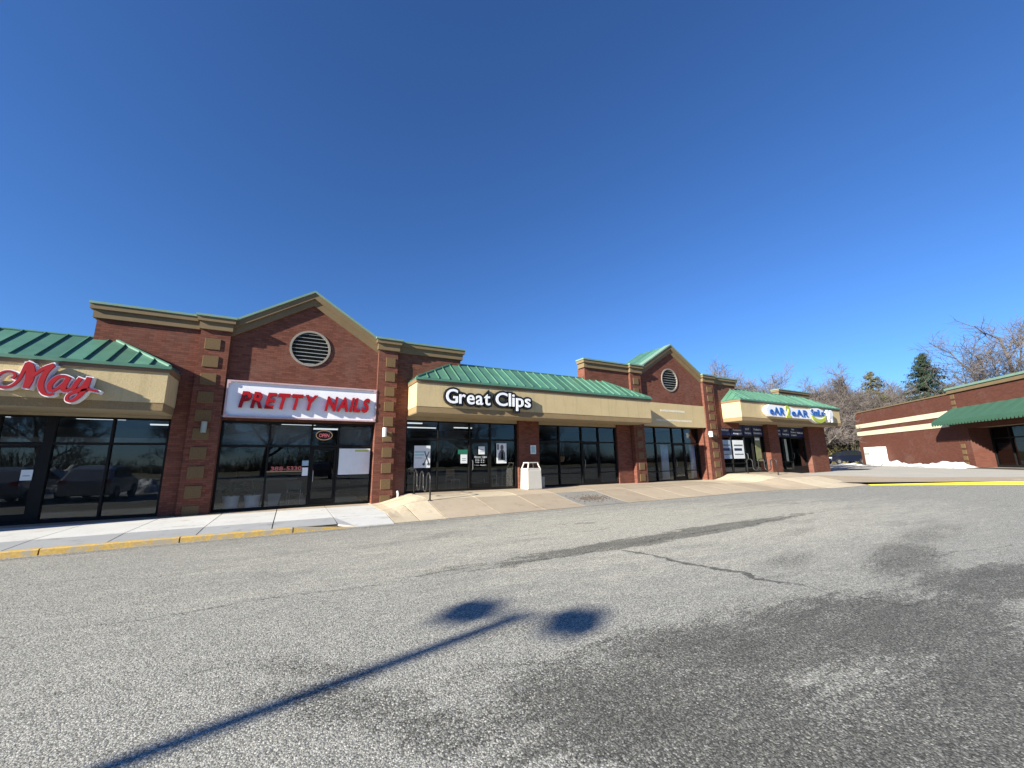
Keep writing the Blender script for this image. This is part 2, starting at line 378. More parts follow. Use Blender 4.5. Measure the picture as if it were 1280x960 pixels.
# ------------------------------------------------------------------ ground
g = MB().slab([(-900, -900), (900, -900), (900, 900), (-900, 900)], -.6, -.05).build('ground', GRASS, kind='structure')
def sheet(name, mat, poly, z0, z1): return MB().slab(poly, z0, z1).build(name, mat, kind='structure')
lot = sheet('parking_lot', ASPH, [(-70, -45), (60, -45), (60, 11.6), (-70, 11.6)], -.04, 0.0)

def hb(x): return interp(x, [(2.55, .15), (2.95, .17), (4.05, .44), (10, .39), (15, .375), (22.2, .30), (22.7, .32), (24.3, .62), (60, .64)])
def yf(x): return interp(x, [(16, 11.4), (19, 11.5), (22.2, 11.1), (25.3, 10.2), (28.4, 10.1)])
def h(x, y):
    yt = interp(x, [(2.63, 12.5), (4.0, 13.9)]); t = max(0., min(1., (y - yf(x)) / (yt - yf(x)))); t = t * t * (3 - 2*t) * .5 + t * .5
    return .012 + (hb(x) - .012) * t
def grid(mb, x0, x1, ya, yb, fz, nx=4, ny=4, thick=.12):
    vs = []; fs = []
    for i in range(nx+1):
        for j in range(ny+1):
            x = x0 + (x1-x0)*i/nx; a, b = (ya(x), yb(x)); y = a + (b-a)*j/ny
            vs.append((x, y, fz(x, y)))
    n0 = len(vs); w = ny+1
    for i in range(nx):
        for j in range(ny): fs.append((i*w+j, (i+1)*w+j, (i+1)*w+j+1, i*w+j+1))
    ring = [i*w for i in range(nx+1)] + [nx*w+j for j in range(1, ny+1)] + [i*w+ny for i in range(nx-1, -1, -1)] + [j for j in range(ny-1, 0, -1)]
    for r_ in ring: x, y, z = vs[r_]; vs.append((x, y, z-thick))
    m = len(ring)
    for k in range(m): a, b = ring[k], ring[(k+1) % m]; fs.append((a, n0+k, n0+(k+1) % m, b))
    return mb.add(vs, fs)
# nail-salon sidewalk : base + slabs + kerb stones
side = MB().box(-16, 1.2, 11.5, 16.2, -.03, .095).box(1.2, 2.62, 12.45, 16.2, -.03, .094).build('sidewalk', mottled('sidewalk_joint', (.14, .13, .11), .3, 3, 1.), kind='structure')
xs = [-14.75, -13.3, -11.85, -10.4, -8.95, -7.5, -6.05, -4.6, -3.15, -1.7, -.25, 1.2, 2.62]
gp = .012
for a, b in zip(xs, xs[1:]):
    last = a > 1.0; yy0 = 11.5; zz0 = .112
    if last:
        top = [(a+gp, 11.5, .10), (a+.45, 11.38, .02), (b-.002, 11.38, .016), (b-.002, 12.5, .148), (a+gp, 12.5, .15)]
        MB().add(top + [(x, y, z-.05) for x, y, z in top], [(0,1,2,3,4), (9,8,7,6,5)] + [(i, i+5, (i+1) % 5+5, (i+1) % 5) for i in range(5)]).build('sidewalk_slab', CONC_W, side)
        box('sidewalk_slab', CONC_W, side, a+gp, b-.002, 12.515, 15.25, .1, .152); box('sidewalk_slab', CONC_T, side, a+gp, b-.002, 15.265, 16.1, .1, .154); continue
    MB().add([(a+gp+(.3 if last else 0), yy0, zz0), (b-gp, yy0, zz0), (b-gp, 12.5, .15), (a+gp, 12.5, .15), (a+gp, yy0, zz0-.04), (b-gp, yy0, zz0-.04), (b-gp, 12.5, .11), (a+gp, 12.5, .11)],
             [(0,1,2,3),(0,4,5,1),(1,5,6,2),(2,6,7,3),(3,7,4,0)]).build('sidewalk_slab', CONC_W if last else CONC_G, side)
    box('sidewalk_slab', CONC_W, side, a+gp, b-gp, 12.515, 15.25, .1, .152)
    box('sidewalk_slab', CONC_T, side, a+gp, b-gp, 15.265, 16.1, .1, .154)
kx = [-14, -11.3, -8.6, -6.0, -4.05, -1.95, .2]
for a, b in zip(kx, kx[1:]):
    m = MB().prism_x([(11.34, -.03), (11.50, -.03), (11.50, .116), (11.372, .116), (11.352, .098)], a+.012, b-.012); m.build('curb_stone', YELLOW, side)
for a, b in ((.2, 1.6),):                 # kerb drops to the asphalt
    v = [(a+.012, 11.34, -.03), (b, 11.34, -.03), (b, 11.50, -.03), (a+.012, 11.50, -.03), (a+.012, 11.36, .115), (b, 11.36, .015), (b, 11.39, .015), (a+.012, 11.50, .115)]
    MB().add(v, [(0,3,2,1),(4,5,6,7),(0,1,5,4),(1,2,6,5),(2,3,7,6),(3,0,4,7)]).build('curb_stone', YELLOW, side)
# tan apron in front of the other shops
ap = MB(); grid(ap, 2.63, 28.4, lambda x: yf(x)+.02, lambda x: 16.6, lambda x, y: h(x, y) - .012, 60, 8, .3)
JOINT = mottled('joint_dirt', (.10, .085, .065), .3, 3, 1.)
apron = ap.build('apron', JOINT, kind='structure')
random.seed(4)
axs = [2.63, 3.35, 4.15, 5.9, 7.6, 9.3, 11.4, 13.2, 15.0, 16.8, 18.6, 20.4, 22.2, 23.3, 24.5, 26.4, 28.4]
for i, (a, b) in enumerate(zip(axs, axs[1:])):
    rows = [(0, .42), (.42, .74), (.74, 1.0)]
    for j, (p, q) in enumerate(rows):
        mat = CONC_T
        if b <= 4.2: mat = CONC_L
        if 22 < b < 24.6 and j: mat = CONC_L
        if 4.1 < a < 9 and j == 1: mat = CONC_L if a < 7 else CONC_T
        if a > 16 and j == 0 and a < 20: mat = CONC_T
        if a > 24 and j == 0: mat = CONC_L
        if 9 < a < 10 and j == 0: mat = ASPH_P
        mb = MB(); grid(mb, a+.014, b-.014, lambda x, p=p: yf(x)+.02+(16.1-yf(x))*p+.018, lambda x, q=q: yf(x)+.02+(16.1-yf(x))*q-.018, h, 4, 4, .03)
        mb.build('apron_slab', mat, apron)
# raised lane beyond the yellow island kerb
KD = Vector((.80, -.60, 0)); KN = Vector((.60, .80, 0)); K0 = Vector((28.42, 10.12, 0))
def hl(x, y):
    s = max(0, (Vector((x, y, 0)) - K0).dot(KN)); dB = max(0, (Vector((x, y, 0)) - Vector((68.6, 24.78, 0))).dot(Vector((-.682, .731, 0))) - 1.2)
    return .15 + .28 * s / (s + dB + .01) * min(1, s / 2.5 + .3) + max(0, min(1, (16.5 - abs(y - 14.8) * 4) / 16.5)) * max(0, min(1, (46 - x) / 6)) * .2 * min(1, s / 3)
ln = MB(); vs = []; fs = []
nu, nv = 30, 40
for i in range(nu+1):
    for j in range(nv+1):
        p = K0 + KD * (-9 + 60*i/nu) + KN * (.17 + 62*j/nv)
        vs.append((p.x, p.y, hl(p.x, p.y) - (.0 if i > 4 else .0)))
for i in range(nu):
    for j in range(nv):
        c = [vs[i*(nv+1)+j], vs[(i+1)*(nv+1)+j], vs[(i+1)*(nv+1)+j+1], vs[i*(nv+1)+j+1]]
        if all(p[0] < 28.3 for p in c): continue
        fs.append((i*(nv+1)+j, (i+1)*(nv+1)+j, (i+1)*(nv+1)+j+1, i*(nv+1)+j+1))
ln.add(vs, fs); lane = ln.build('lane', ASPH_F, kind='structure')
L = 0
isl = MB()
def ptk(a, b, z): p = K0 + KD*a + KN*b; return (p.x, p.y, z)
for (a, b, mat) in ((0, 6.5, YELLOW_N), (6.5, 12, YELLOW_N), (12, 20, YELLOW_N), (20, 30, YELLOW_N)):
    z0 = .04 if a == 0 else .155
    v = [ptk(a+.01, -.0, -.03), ptk(b-.01, 0, -.03), ptk(b-.01, .18, -.03), ptk(a+.01, .18, -.03), ptk(a+.01, .02, z0), ptk(b-.01, .02, .157), ptk(b-.01, .18, .157), ptk(a+.01, .18, z0 if a == 0 else .157)]
    MB().add(v, [(0,3,2,1),(4,5,6,7),(0,1,5,4),(1,2,6,5),(2,3,7,6),(3,0,4,7)]).build('curb_stone', mat, lane)
tn = MB(); vs = []                         # tan concrete walk behind the kerb
for i in range(13):
    for j in range(4):
        p = K0 + KD*(-1 + i*1.6) + KN*(.19 + (4.6 - .32*i*.8)*j/3); vs.append((p.x, p.y, hl(p.x, p.y)+.006))
tn.add(vs, [(i*4+j, (i+1)*4+j, (i+1)*4+j+1, i*4+j+1) for i in range(12) for j in range(3)]); tn.build('walkway', CONC_T, kind='structure')
# hillside of winter brush far right, behind everything
hm = MB(); vs = []
for i in range(41):
    for j in range(15):
        a = R(40 + 70*i/40); d = 92 + j*11
        x, y = d*math.sin(a), d*math.cos(a)
        z = -.1 + 11*(j/14)**.8 + 1.2*noise.noise(Vector((x*.05, y*.05, 0))) * min(1, j/3)
        vs.append((x, y, z))
hm.add(vs, [(i*15+j, (i+1)*15+j, (i+1)*15+j+1, i*15+j+1) for i in range(40) for j in range(14)]); hm.build('hillside', HILLM, smooth=True, kind='structure')

# ------------------------------------------------------------------ building pieces
def cornice(u, x0, x1, y, zt, left=False, right=False):
    """three-step cornice on a flat parapet front at y"""
    e0 = .0
    box('cornice', CORN, u, x0-(.08 if left else 0), x1+(.08 if right else 0), y-.08, y+.45, zt-.47, zt-.22)
    box('cornice', CORN, u, x0-(.15 if left else 0), x1+(.15 if right else 0), y-.15, y+.45, zt-.22, zt-.07)
    box('cap', CAP, u, x0-(.18 if left else 0), x1+(.18 if right else 0), y-.18, y+.47, zt-.07, zt)
QM = {}
def pilaster(u, x0, x1, y, zb, zt, qx0, qx1):
    box('pilaster', BRICK, u, x0, x1, y, y+.22, zb-.4, zt-.40)
    o0 = Vector(ROOT[u.name])
    box('cornice', CORN, u, x0-.05, x1+.05, y-.08, y+.42, zt-.47, zt-.218)
    box('cornice', CORN, u, x0-.11, x1+.11, y-.15, y+.42, zt-.218, zt-.068)
    box('cap', CAP, u, x0-.15, x1+.15, y-.19, y+.42, zt-.068, zt+.004)
    z = zt - .76; key = round(qx1-qx0, 3)
    while z > zb + .25:
        if key not in QM:
            q = MB().box(-(qx1-qx0)/2, (qx1-qx0)/2, -.028, .05, -.37, 0).build('quoin', QUOIN, None, bevel=.008); QM[key] = q.data
            q.parent = u; ROOT[q.name] = ROOT[u.name]
        else:
            q = bpy.data.objects.new('quoin', QM[key]); COL.objects.link(q); q.parent = u
        q.location = Vector(((qx0+qx1)/2, y, z)) - o0
        z -= .585
def gable(u, x0, x1, y, zb, ze, zp, vx, vz, vr, depth=6.):
    xm = (x0+x1)/2
    # brick wall with a round hole for the vent
    K = 40; outer = []
    poly = [(x0, zb), (x1, zb), (x1, ze-.3), (xm, zp-.3), (x0, ze-.3)]
    bm = bmesh.new(); o0 = Vector(ROOT[u.name])
    def ray_poly(a):
        d = Vector((math.cos(a), math.sin(a))); best = None
        for i in range(5):
            p, q = Vector(poly[i]), Vector(poly[(i+1) % 5]); e = q-p; den = d.x*e.y - d.y*e.x
            if abs(den) < 1e-9: continue
            w = p - Vector((vx, vz)); t = (w.x*e.y - w.y*e.x)/den; s = (w.x*d.y - w.y*d.x)/den
            if t > 0 and -1e-6 <= s <= 1+1e-6 and (best is None or t < best): best = t
        return best
    angs = sorted([2*math.pi*i/K for i in range(K)] + [math.atan2(z-vz, x-vx) % (2*math.pi) for x, z in poly])
    m = MB(); inn = [(vx+vr*math.cos(a), y, vz+vr*math.sin(a)) for a in angs]; out = [(vx+ray_poly(a)*math.cos(a), y, vz+ray_poly(a)*math.sin(a)) for a in angs]
    n = len(angs); m.add(inn + out, [(i, (i+1) % n, (i+1) % n+n, i+n) for i in range(n)])
    inb = [(x, y+.2, z) for x, _, z in inn]; m.add(inn + inb, [(i, i+n, (i+1) % n+n, (i+1) % n) for i in range(n)])
    m.build('gable_wall', BRICK, u)
    # vent: ring, dark box, slats
    vent = MB().add([(vx+(vr-.02 if k % 2 else vr+.05)*math.cos(2*math.pi*i/K), y-(.035), vz+(vr-.02 if k % 2 else vr+.05)*math.sin(2*math.pi*i/K)) for k in range(2) for i in range(K)]
              + [(vx+(vr-.02 if k % 2 else vr+.05)*math.cos(2*math.pi*i/K), y+.1, vz+(vr-.02 if k % 2 else vr+.05)*math.sin(2*math.pi*i/K)) for k in range(2) for i in range(K)],
              [(i, (i+1) % K, (i+1) % K+K, i+K) for i in range(K)] + [(i, i+2*K, (i+1) % K+2*K, (i+1) % K) for i in range(K)] + [(i+K, (i+1) % K+K, (i+1) % K+3*K, i+3*K) for i in range(K)]).build('vent', RING, u)
    MB().prism([(vx+(vr+.02)*math.cos(2*math.pi*i/K), vz+(vr+.02)*math.sin(2*math.pi*i/K)) for i in range(K)], y+.16, y+.2).build('vent_back', INT_DARK, vent)
    ns = 9
    for k in range(ns):
        zz = vz - vr + 2*vr*(k+.5)/ns; hw = math.sqrt(max(.001, vr*vr-(zz-vz)**2)) - .015
        MB().add([(vx-hw, y-.01, zz-.035), (vx+hw, y-.01, zz-.035), (vx+hw, y+.11, zz+.012), (vx-hw, y+.11, zz+.012), (vx-hw, y-.01, zz-.02), (vx+hw, y-.01, zz-.02), (vx+hw, y+.11, zz+.03), (vx-hw, y+.11, zz+.03)],
                 [(0,3,2,1),(4,5,6,7),(0,1,5,4),(1,2,6,5),(2,3,7,6),(3,0,4,7)]).build('slat', SLAT, vent)
    # raking cornice
    sl_ = (zp-ze)/(xm-x0)
    for nm, mat, za, zb_, pr, ex in (('raking_cornice', CORN, -.55, -.30, .08, 0), ('raking_cornice', CORN, -.30, -.08, .16, .0), ('raking_cap', CAP, -.08, 0, .20, .0)):
        for sgn in (-1, 1):
            xe = x0 if sgn < 0 else x1; zee = ze
            pl = [(xe, zee+za), (xm, zp+za), (xm, zp+zb_), (xe, zee+zb_)]
            if sgn > 0: pl = pl[::-1]
            MB().prism(pl, y-pr, y+.3).build(nm, mat, u)
    # roof behind
    yb = y + depth
    for sgn in (-1, 1):
        xe = x0-.35 if sgn < 0 else x1+.35; zee = ze - .35*sl_
        rf = MB().add([(xe, y+.3, zee-.06), (xm, y+.3, zp-.06), (xm, yb, zp-.06), (xe, yb, zee-.06), (xe, y+.3, zee-.16), (xm, y+.3, zp-.16), (xm, yb, zp-.16), (xe, yb, zee-.16)],
                 [(0,1,2,3),(4,7,6,5),(0,4,5,1),(3,2,6,7),(0,3,7,4),(1,5,6,2)]).build('roof', SEAM, u)
        nn = 12
        for k in range(nn):
            ya, yb_ = y+.3+depth*k/nn - .3*k/nn, y+.3+depth*(k+1)/nn - .3*(k+1)/nn
            MB().add([(xe, ya+.012, zee-.055), (xm, ya+.012, zp-.055), (xm, yb_-.012, zp-.055), (xe, yb_-.012, zee-.055), (xe, ya+.012, zee-.03), (xm, ya+.012, zp-.03), (xm, yb_-.012, zp-.03), (xe, yb_-.012, zee-.03)],
                     [(0,3,2,1),(4,5,6,7),(0,1,5,4),(1,2,6,5),(2,3,7,6),(3,0,4,7)]).build('roof_panel', GREEN, rf)
    MB().prism([(x0, zb), (x1, zb), (x1, ze-.3), (xm, zp-.3), (x0, ze-.3)], yb-.12, yb-.02).build('rear_wall', BRICK, u)
def mansard(u, xl, xr, yfr, yb, ze, zr, hl_, hr_, pitch=.42):
    """hipped standing-seam roof: eave at (yfr, ze), ridge at (yb, zr)"""
    rl, rr = xl+hl_, xr-hr_
    root = MB().add([(xl, yfr, ze), (xr, yfr, ze), (xr, yb, ze), (xl, yb, ze), (rl, yb, zr), (rr, yb, zr), (xl, yfr, ze-.05), (xr, yfr, ze-.05), (xr, yb, ze-.05), (xl, yb, ze-.05)],
                 [(0,1,5,4), (1,2,5), (0,4,3), (3,4,5,2), (0,6,7,1), (1,7,8,2), (3,9,6,0), (6,9,8,7)]).build('roof', SEAM, u)
    def P(x, t): return Vector((x, yfr+(yb-yfr)*t, ze+(zr-ze)*t))
    nrm = Vector((0, -(zr-ze), yb-yfr)).normalized(); nrm.y = -abs(nrm.y)
    n = max(1, round((xr-xl)/pitch)); w = (xr-xl)/n
    def T(x): return max(0., min(1., (x-xl)/hl_ if hl_ else 1., (xr-x)/hr_ if hr_ else 1.))
    for i in range(n):
        a, b = xl+i*w+.014, xl+(i+1)*w-.014
        ring = [(a, 0), (b, 0), (b, T(b))]
        for brk in (rr, rl):
            if a < brk < b: ring.append((brk, T(brk)))
        ring.append((a, T(a)))
        if len(ring) == 4 and T(a) < .01 and T(b) < .01: continue
        base = [P(x, t) for x, t in ring]; k = len(base)
        m = MB().add([p + nrm*.004 for p in base] + [p + nrm*.022 for p in base], [tuple(range(k-1, -1, -1)), tuple(range(k, 2*k))] + [(j, (j+1) % k, (j+1) % k+k, j+k) for j in range(k)])
        if i:                                # raised seam on the panel's left edge
            t = T(a); p0, p1 = P(a-.012, 0), P(a-.012, t)
            if t > .05: m.add([p0-Vector((.012,0,0)), p0+Vector((.012,0,0)), p1+Vector((.012,0,0)), p1-Vector((.012,0,0))] + [q+nrm*.065 for q in (p0-Vector((.012,0,0)), p0+Vector((.012,0,0)), p1+Vector((.012,0,0)), p1-Vector((.012,0,0)))],
                  [(4,5,6,7),(0,1,5,4),(1,2,6,5),(2,3,7,6),(3,0,4,7)])
        m.build('roof_panel', GREEN, root)
    for sgn, xe, rx in ((-1, xl, rl), (1, xr, rr)):
        d = abs(rx-xe)
        if d < .05: continue
        nn = Vector((sgn*(zr-ze), 0, d)).normalized(); k = max(2, round((yb-yfr)/pitch)); wy = (yb-yfr)/k
        for i in range(k):
            ya, yb2 = yfr+i*wy+.012, yfr+(i+1)*wy-.012
            ta, tb = (ya-yfr)/(yb-yfr), (yb2-yfr)/(yb-yfr)
            def Q(y, t): return Vector((xe+(rx-xe)*t, y, ze+(zr-ze)*t))
            base = [Q(ya, 0), Q(yb2, 0), Q(yb2, tb), Q(ya, ta)]
            m = MB().add([p+nn*.004 for p in base] + [p+nn*.022 for p in base], [(3,2,1,0),(4,5,6,7),(0,1,5,4),(1,2,6,5),(2,3,7,6),(3,0,4,7)])
            if i:
                q0, q1 = Q(ya-.012, 0), Q(ya-.012, ta); dv = Vector((0, .012, 0))
                m.add([q0-dv, q0+dv, q1+dv, q1-dv] + [q+nn*.06 for q in (q0-dv, q0+dv, q1+dv, q1-dv)], [(4,5,6,7),(0,1,5,4),(1,2,6,5),(2,3,7,6),(3,0,4,7)])
            m.build('roof_panel', GREEN, root)
        pts = [(xe, yfr, ze+.03), (rx, yb, zr+.03)]
        MB().tube(pts, .05, 6).build('ridge_cap', GREEN, root)
    MB().tube([(rl, yb, zr+.02), (rr, yb, zr+.02)], .05, 6).build('ridge_cap', GREEN, root)
    box('gutter', GREEN, root, xl-.05, xr+.05, yfr-.06, yfr+.04, ze-.07, ze+.015)
def canopy(u, xl, xr, yfr, yb, z0, z1, z2, z3):
    """band z0-z1, stucco z1-z2, trim z2-z3"""
    box('canopy', TAN, u, xl, xr, yfr, yb, z1, z2)
    box('canopy_band', BAND, u, xl+.012, xr-.012, yfr+.012, yb, z0, z1)
    box('canopy_trim', TRIM, u, xl-.035, xr+.035, yfr-.035, yb, z2, z3)
    box('soffit', SOFFIT, u, xl+.03, xr-.03, yfr+.03, yb+.15, z0-.02, z0)
def pane(parent, x0, x1, z0, z1, y, mat=None):
    return box('pane', mat or GLASS, parent, x0+.003, x1-.003, y-.004, y+.004, z0+.003, z1-.003)
def storefront(u, y, xs, zb, zt, ztr, door=None, low=None, mw=.055, glass=None, thick=()):
    """xs: mullion centres; door: index of the bay that is a door; low: height of a low rail"""
    m = MB(); f = .07
    hw = lambda i: (.10 if i in thick else mw/2)
    m.box(xs[0]-mw, xs[-1]+mw, y-f, y+f, zt-.06, zt); m.box(xs[0]-mw, xs[-1]+mw, y-f, y+f, zb-.3, zb+.09)
    for i, x in enumerate(xs): m.box(x-hw(i), x+hw(i), y-f-.004, y+f+.004, zb+.09, zt-.06)
    for i, (a, b) in enumerate(zip(xs, xs[1:])):
        m.box(a+hw(i), b-hw(i+1), y-f+.003, y+f-.003, ztr-.035, ztr+.035)
        if low and i != door: m.box(a+hw(i), b-hw(i+1), y-f+.006, y+f-.006, low-.025, low+.025)
    fr = m.build('storefront_frame', FRAME, u)
    for i, (a, b) in enumerate(zip(xs, xs[1:])):
        a2, b2 = a+hw(i), b-hw(i+1)
        pane(fr, a2, b2, ztr+.035, zt-.06, y, glass)
        if i == door:
            d = MB(); dz0, dz1 = zb+.1, ztr-.045
            d.box(a2+.01, a2+.075, y-.05, y+.03, dz0, dz1); d.box(b2-.075, b2-.01, y-.05, y+.03, dz0, dz1)
            d.box(a2+.075, b2-.075, y-.05, y+.03, dz1-.07, dz1); d.box(a2+.075, b2-.075, y-.05, y+.03, dz0, dz0+.17)
            dr = d.build('door', FRAME, u); pane(dr, a2+.075, b2-.075, dz0+.17, dz1-.07, y-.01, glass)
            MB().tube([(a2+.10, y-.055, dz0+.75), (a2+.10, y-.13, dz0+.78), (a2+.10, y-.13, dz0+1.12), (a2+.10, y-.055, dz0+1.15)], .014, 6).build('handle', STEEL, dr)
        else:
            lo = zb+.09
            if low: pane(fr, a2, b2, lo, low-.025, y, glass); lo = low+.025
            pane(fr, a2, b2, lo, ztr-.035, y, glass)
    return fr
def room(u, x0, x1, y0, y1, zb, zc, lights=(), wall=None):
    box('floor', INT_FLOOR, u, x0, x1, y0, y1, zb-.1, zb)
    box('interior_ceiling', CEIL, u, x0, x1, y0+.16, y1, zc, zc+.1)
    m = MB().box(x0, x1, y1, y1+.1, zb, zc).box(x0-.1, x0, y0+.16, y1, zb, zc).box(x1, x1+.1, y0+.16, y1, zb, zc); m.build('interior_wall', wall or INT_WALL, u)
    for (lx, ly, w_, d_) in lights:
        box('ceiling_light', TUBE, u, lx-w_/2, lx+w_/2, ly-d_/2, ly+d_/2, zc-.05, zc-.004)

# ------------------------------------------------------------------ shop units (one attached row)
YW = 15.70
# -- red-script shop, far left
uA = thing('shop_unit', 'shop front with tan canopy and green hip roof under the red script sign', 'shop', (-8.5, 15.9, .15), group='attached shops of the strip')
canopy(uA, -13.5, -3.26, 14.45, 15.86, 3.16, 3.38, 4.24, 4.40)
mansard(uA, -13.5, -3.24, 14.42, 15.80, 4.42, 5.37, .0, 1.68, .44)
box('header', SOFFIT, uA, -13.5, -3.34, 15.87, 16.1, 3.06, 3.3)
storefront(uA, 15.95, [-12.2, -10.8, -9.4, -8.05, -6.9, -5.92, -4.64, -3.36], .15, 3.07, 2.29, door=4, thick=(5,))
box('wall', BRICK, uA, -13.5, -12.25, 15.86, 16.1, -.1, 3.06)
box('rear_block', BRICK, uA, -13.5, -5.6, 16.1, 16.3, 3.4, 5.2)
room(uA, -13.4, -3.1, 15.95, 23, .15, 3.25, [(-8.6, 18.4, 1.6, .12), (-5.7, 18.4, 1.2, .12), (-4.3, 20.4, 1.2, .14), (-10, 19, 1.6, .12)])
box('bulkhead', CEIL, uA, -13.3, -3.2, 18.9, 19.0, 2.35, 2.62)
box('flat_roof', ASPH_F, uA, -13.5, -3.0, 16.1, 24, 4.3, 4.6)
# -- nail salon : gable unit
uB = thing('shop_unit', 'brick gabled shop front with round louvre vent above the white and red sign', 'shop', (.33, 15.8, .15), group='attached shops of the strip')
box('parapet_wall', BRICK, uB, -5.36, -2.80, YW, 16.25, 3.42, 6.05)
box('wall', BRICK, uB, -3.30, -2.80, YW+.003, 16.1, -.1, 3.42)
box('parapet_wall', BRICK, uB, 3.40, 6.18, YW, 16.25, 3.5, 6.05)
box('wall', BRICK, uB, 3.40, 3.93, YW+.003, 16.1, -.1, 3.5)
cornice(uB, -5.36, -2.86, YW, 6.45, left=True); cornice(uB, 3.46, 6.18, YW, 6.45, right=True)
pilaster(uB, -2.86, -2.06, 15.56, .15, 6.46, -2.72, -2.30)
pilaster(uB, 2.72, 3.46, 15.56, .15, 6.46, 3.01, 3.37)
gable(uB, -2.06, 2.72, YW, 3.2, 6.42, 7.95, .33, 5.76, .62, 7)
box('wall', BRICK, uB, -2.06, 2.72, YW+.21, 16.2, 3.05, 3.9)
storefront(uB, 15.97, [-2.03, -.68, .62, 1.50, 2.69], .15, 3.07, 2.24, door=2)
room(uB, -2.05, 2.72, 15.97, 22, .15, 3.2, [(.2, 17.8, 1.2, .3), (1.4, 20, 1.2, .3)], INT_DARK)
box('flat_roof', ASPH_F, uB, -5.3, 6.1, 16.3, 24, 4.6, 4.8)
box('blind', INT_WALL, uB, -1.98, .58, 16.06, 16.075, 2.30, 2.98); box('blind', INT_WALL, uB, 1.54, 2.66, 16.06, 16.075, 2.30, 2.98)
box('side_wall', BRICK, uB, -2.35, -2.06, 15.78, 16.2, -.1, 3.2); box('side_wall', BRICK, uB, 2.72, 3.0, 15.78, 16.2, -.1, 3.2)
# -- hair salon with the empty bay beside it
uC = thing('shop_unit', 'long tan canopied shop front with green roof beneath the white lettered hair salon sign', 'shop', (10, 15.8, .4), group='attached shops of the strip')
canopy(uC, 3.96, 16.38, 14.45, 15.86, 3.46, 3.69, 4.60, 4.75)
mansard(uC, 3.94, 16.40, 14.42, 15.82, 4.77, 5.78, 1.90, 2.25, .43)
box('header', SOFFIT, uC, 3.96, 16.2, 15.87, 16.1, 3.30, 3.46)
storefront(uC, 15.95, [3.98, 5.31, 6.72, 7.72, 9.02], .42, 3.31, 2.55, door=2)
storefront(uC, 15.95, [10.24, 11.45, 12.84, 13.96, 15.14], .39, 3.31, 2.50, door=2, low=.98)
box('pier', BRICK, uC, 9.08, 10.18, 15.72, 16.1, -.1, 3.455); box('pier', BRICK, uC, 15.20, 16.22, 15.80, 16.1, -.1, 3.455)
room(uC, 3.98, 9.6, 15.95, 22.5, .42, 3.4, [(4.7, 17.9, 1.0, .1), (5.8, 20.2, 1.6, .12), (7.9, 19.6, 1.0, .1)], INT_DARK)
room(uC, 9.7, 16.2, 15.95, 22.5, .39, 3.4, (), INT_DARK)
box('flat_roof', ASPH_F, uC, 6.2, 13.0, 16.1, 24, 4.6, 4.8)
box('rear_block', BRICK, uC, 6.2, 13.0, 15.9, 16.1, 3.5, 5.3)
# -- second gable unit
uD = thing('shop_unit', 'brick gabled shop front with faded tan panel and white curtains in its windows', 'shop', (19.7, 15.8, .3), group='attached shops of the strip')
box('parapet_wall', BRICK, uD, 13.1, 16.25, YW, 16.3, 3.5, 6.42); box('parapet_wall', BRICK, uD, 23.4, 26.1, YW, 16.3, 3.5, 6.42)
box('wall', BRICK, uD, 23.4, 24.1, YW+.003, 16.1, -.1, 3.5)
cornice(uD, 13.1, 16.2, YW, 6.84, left=True); cornice(uD, 23.55, 26.1, YW, 6.84, right=True)
pilaster(uD, 16.22, 17.02, 15.56, .3, 6.85, 16.42, 16.82)
pilaster(uD, 22.5, 23.55, 15.56, .3, 6.85, 22.85, 23.35)
gable(uD, 17.02, 22.5, YW, 4.7, 6.82, 8.48, 19.6, 6.25, .66, 2.4)
box('tan_panel', TAN, uD, 17.03, 22.49, 15.62, 16.1, 3.46, 4.80)
box('faded_patch', mottled('pale_patch', (.66, .60, .45), .12, 4, .9, fine=20), uD, 18.5, 20.6, 15.612, 15.62, 4.30, 4.42)
box('faded_patch', mottled('pale_patch2', (.66, .60, .45), .12, 4, .9, fine=20), uD, 18.1, 21.2, 15.612, 15.62, 3.75, 3.86)
storefront(uD, 16.2, [17.08, 18.48, 19.94, 20.99, 22.28], .30, 3.46, 2.5, door=2, low=.9)
box('side_wall', BRICK, uD, 16.75, 17.03, 15.78, 16.5, -.1, 3.46); box('side_wall', BRICK, uD, 22.34, 22.6, 15.78, 16.5, -.1, 3.46)
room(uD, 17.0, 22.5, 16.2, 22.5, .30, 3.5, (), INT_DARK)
box('flat_roof', ASPH_F, uD, 13.2, 26.0, 18.2, 24, 4.6, 4.8)
def curtain(x0, x1, y, z0, z1):
    m = MB(); n = 28; vs = []
    for i in range(n+1):
        x = x0+(x1-x0)*i/n; yy = y+.05*math.sin(i*1.35)+.02*math.sin(i*.5)
        vs += [(x, yy, z0), (x, yy, z1), (x, yy+.012, z1), (x, yy+.012, z0)]
    fs = [(i*4+a, (i+1)*4+a, (i+1)*4+(a+1) % 4, i*4+(a+1) % 4) for i in range(n) for a in range(4)]
    return m.add(vs, fs)
curtain(19.15, 19.75, 16.4, .42, 2.45).build('curtain', CURTAIN, uD, smooth=True); curtain(21.75, 22.2, 16.4, .42, 2.45).build('curtain', CURTAIN, uD, smooth=True)
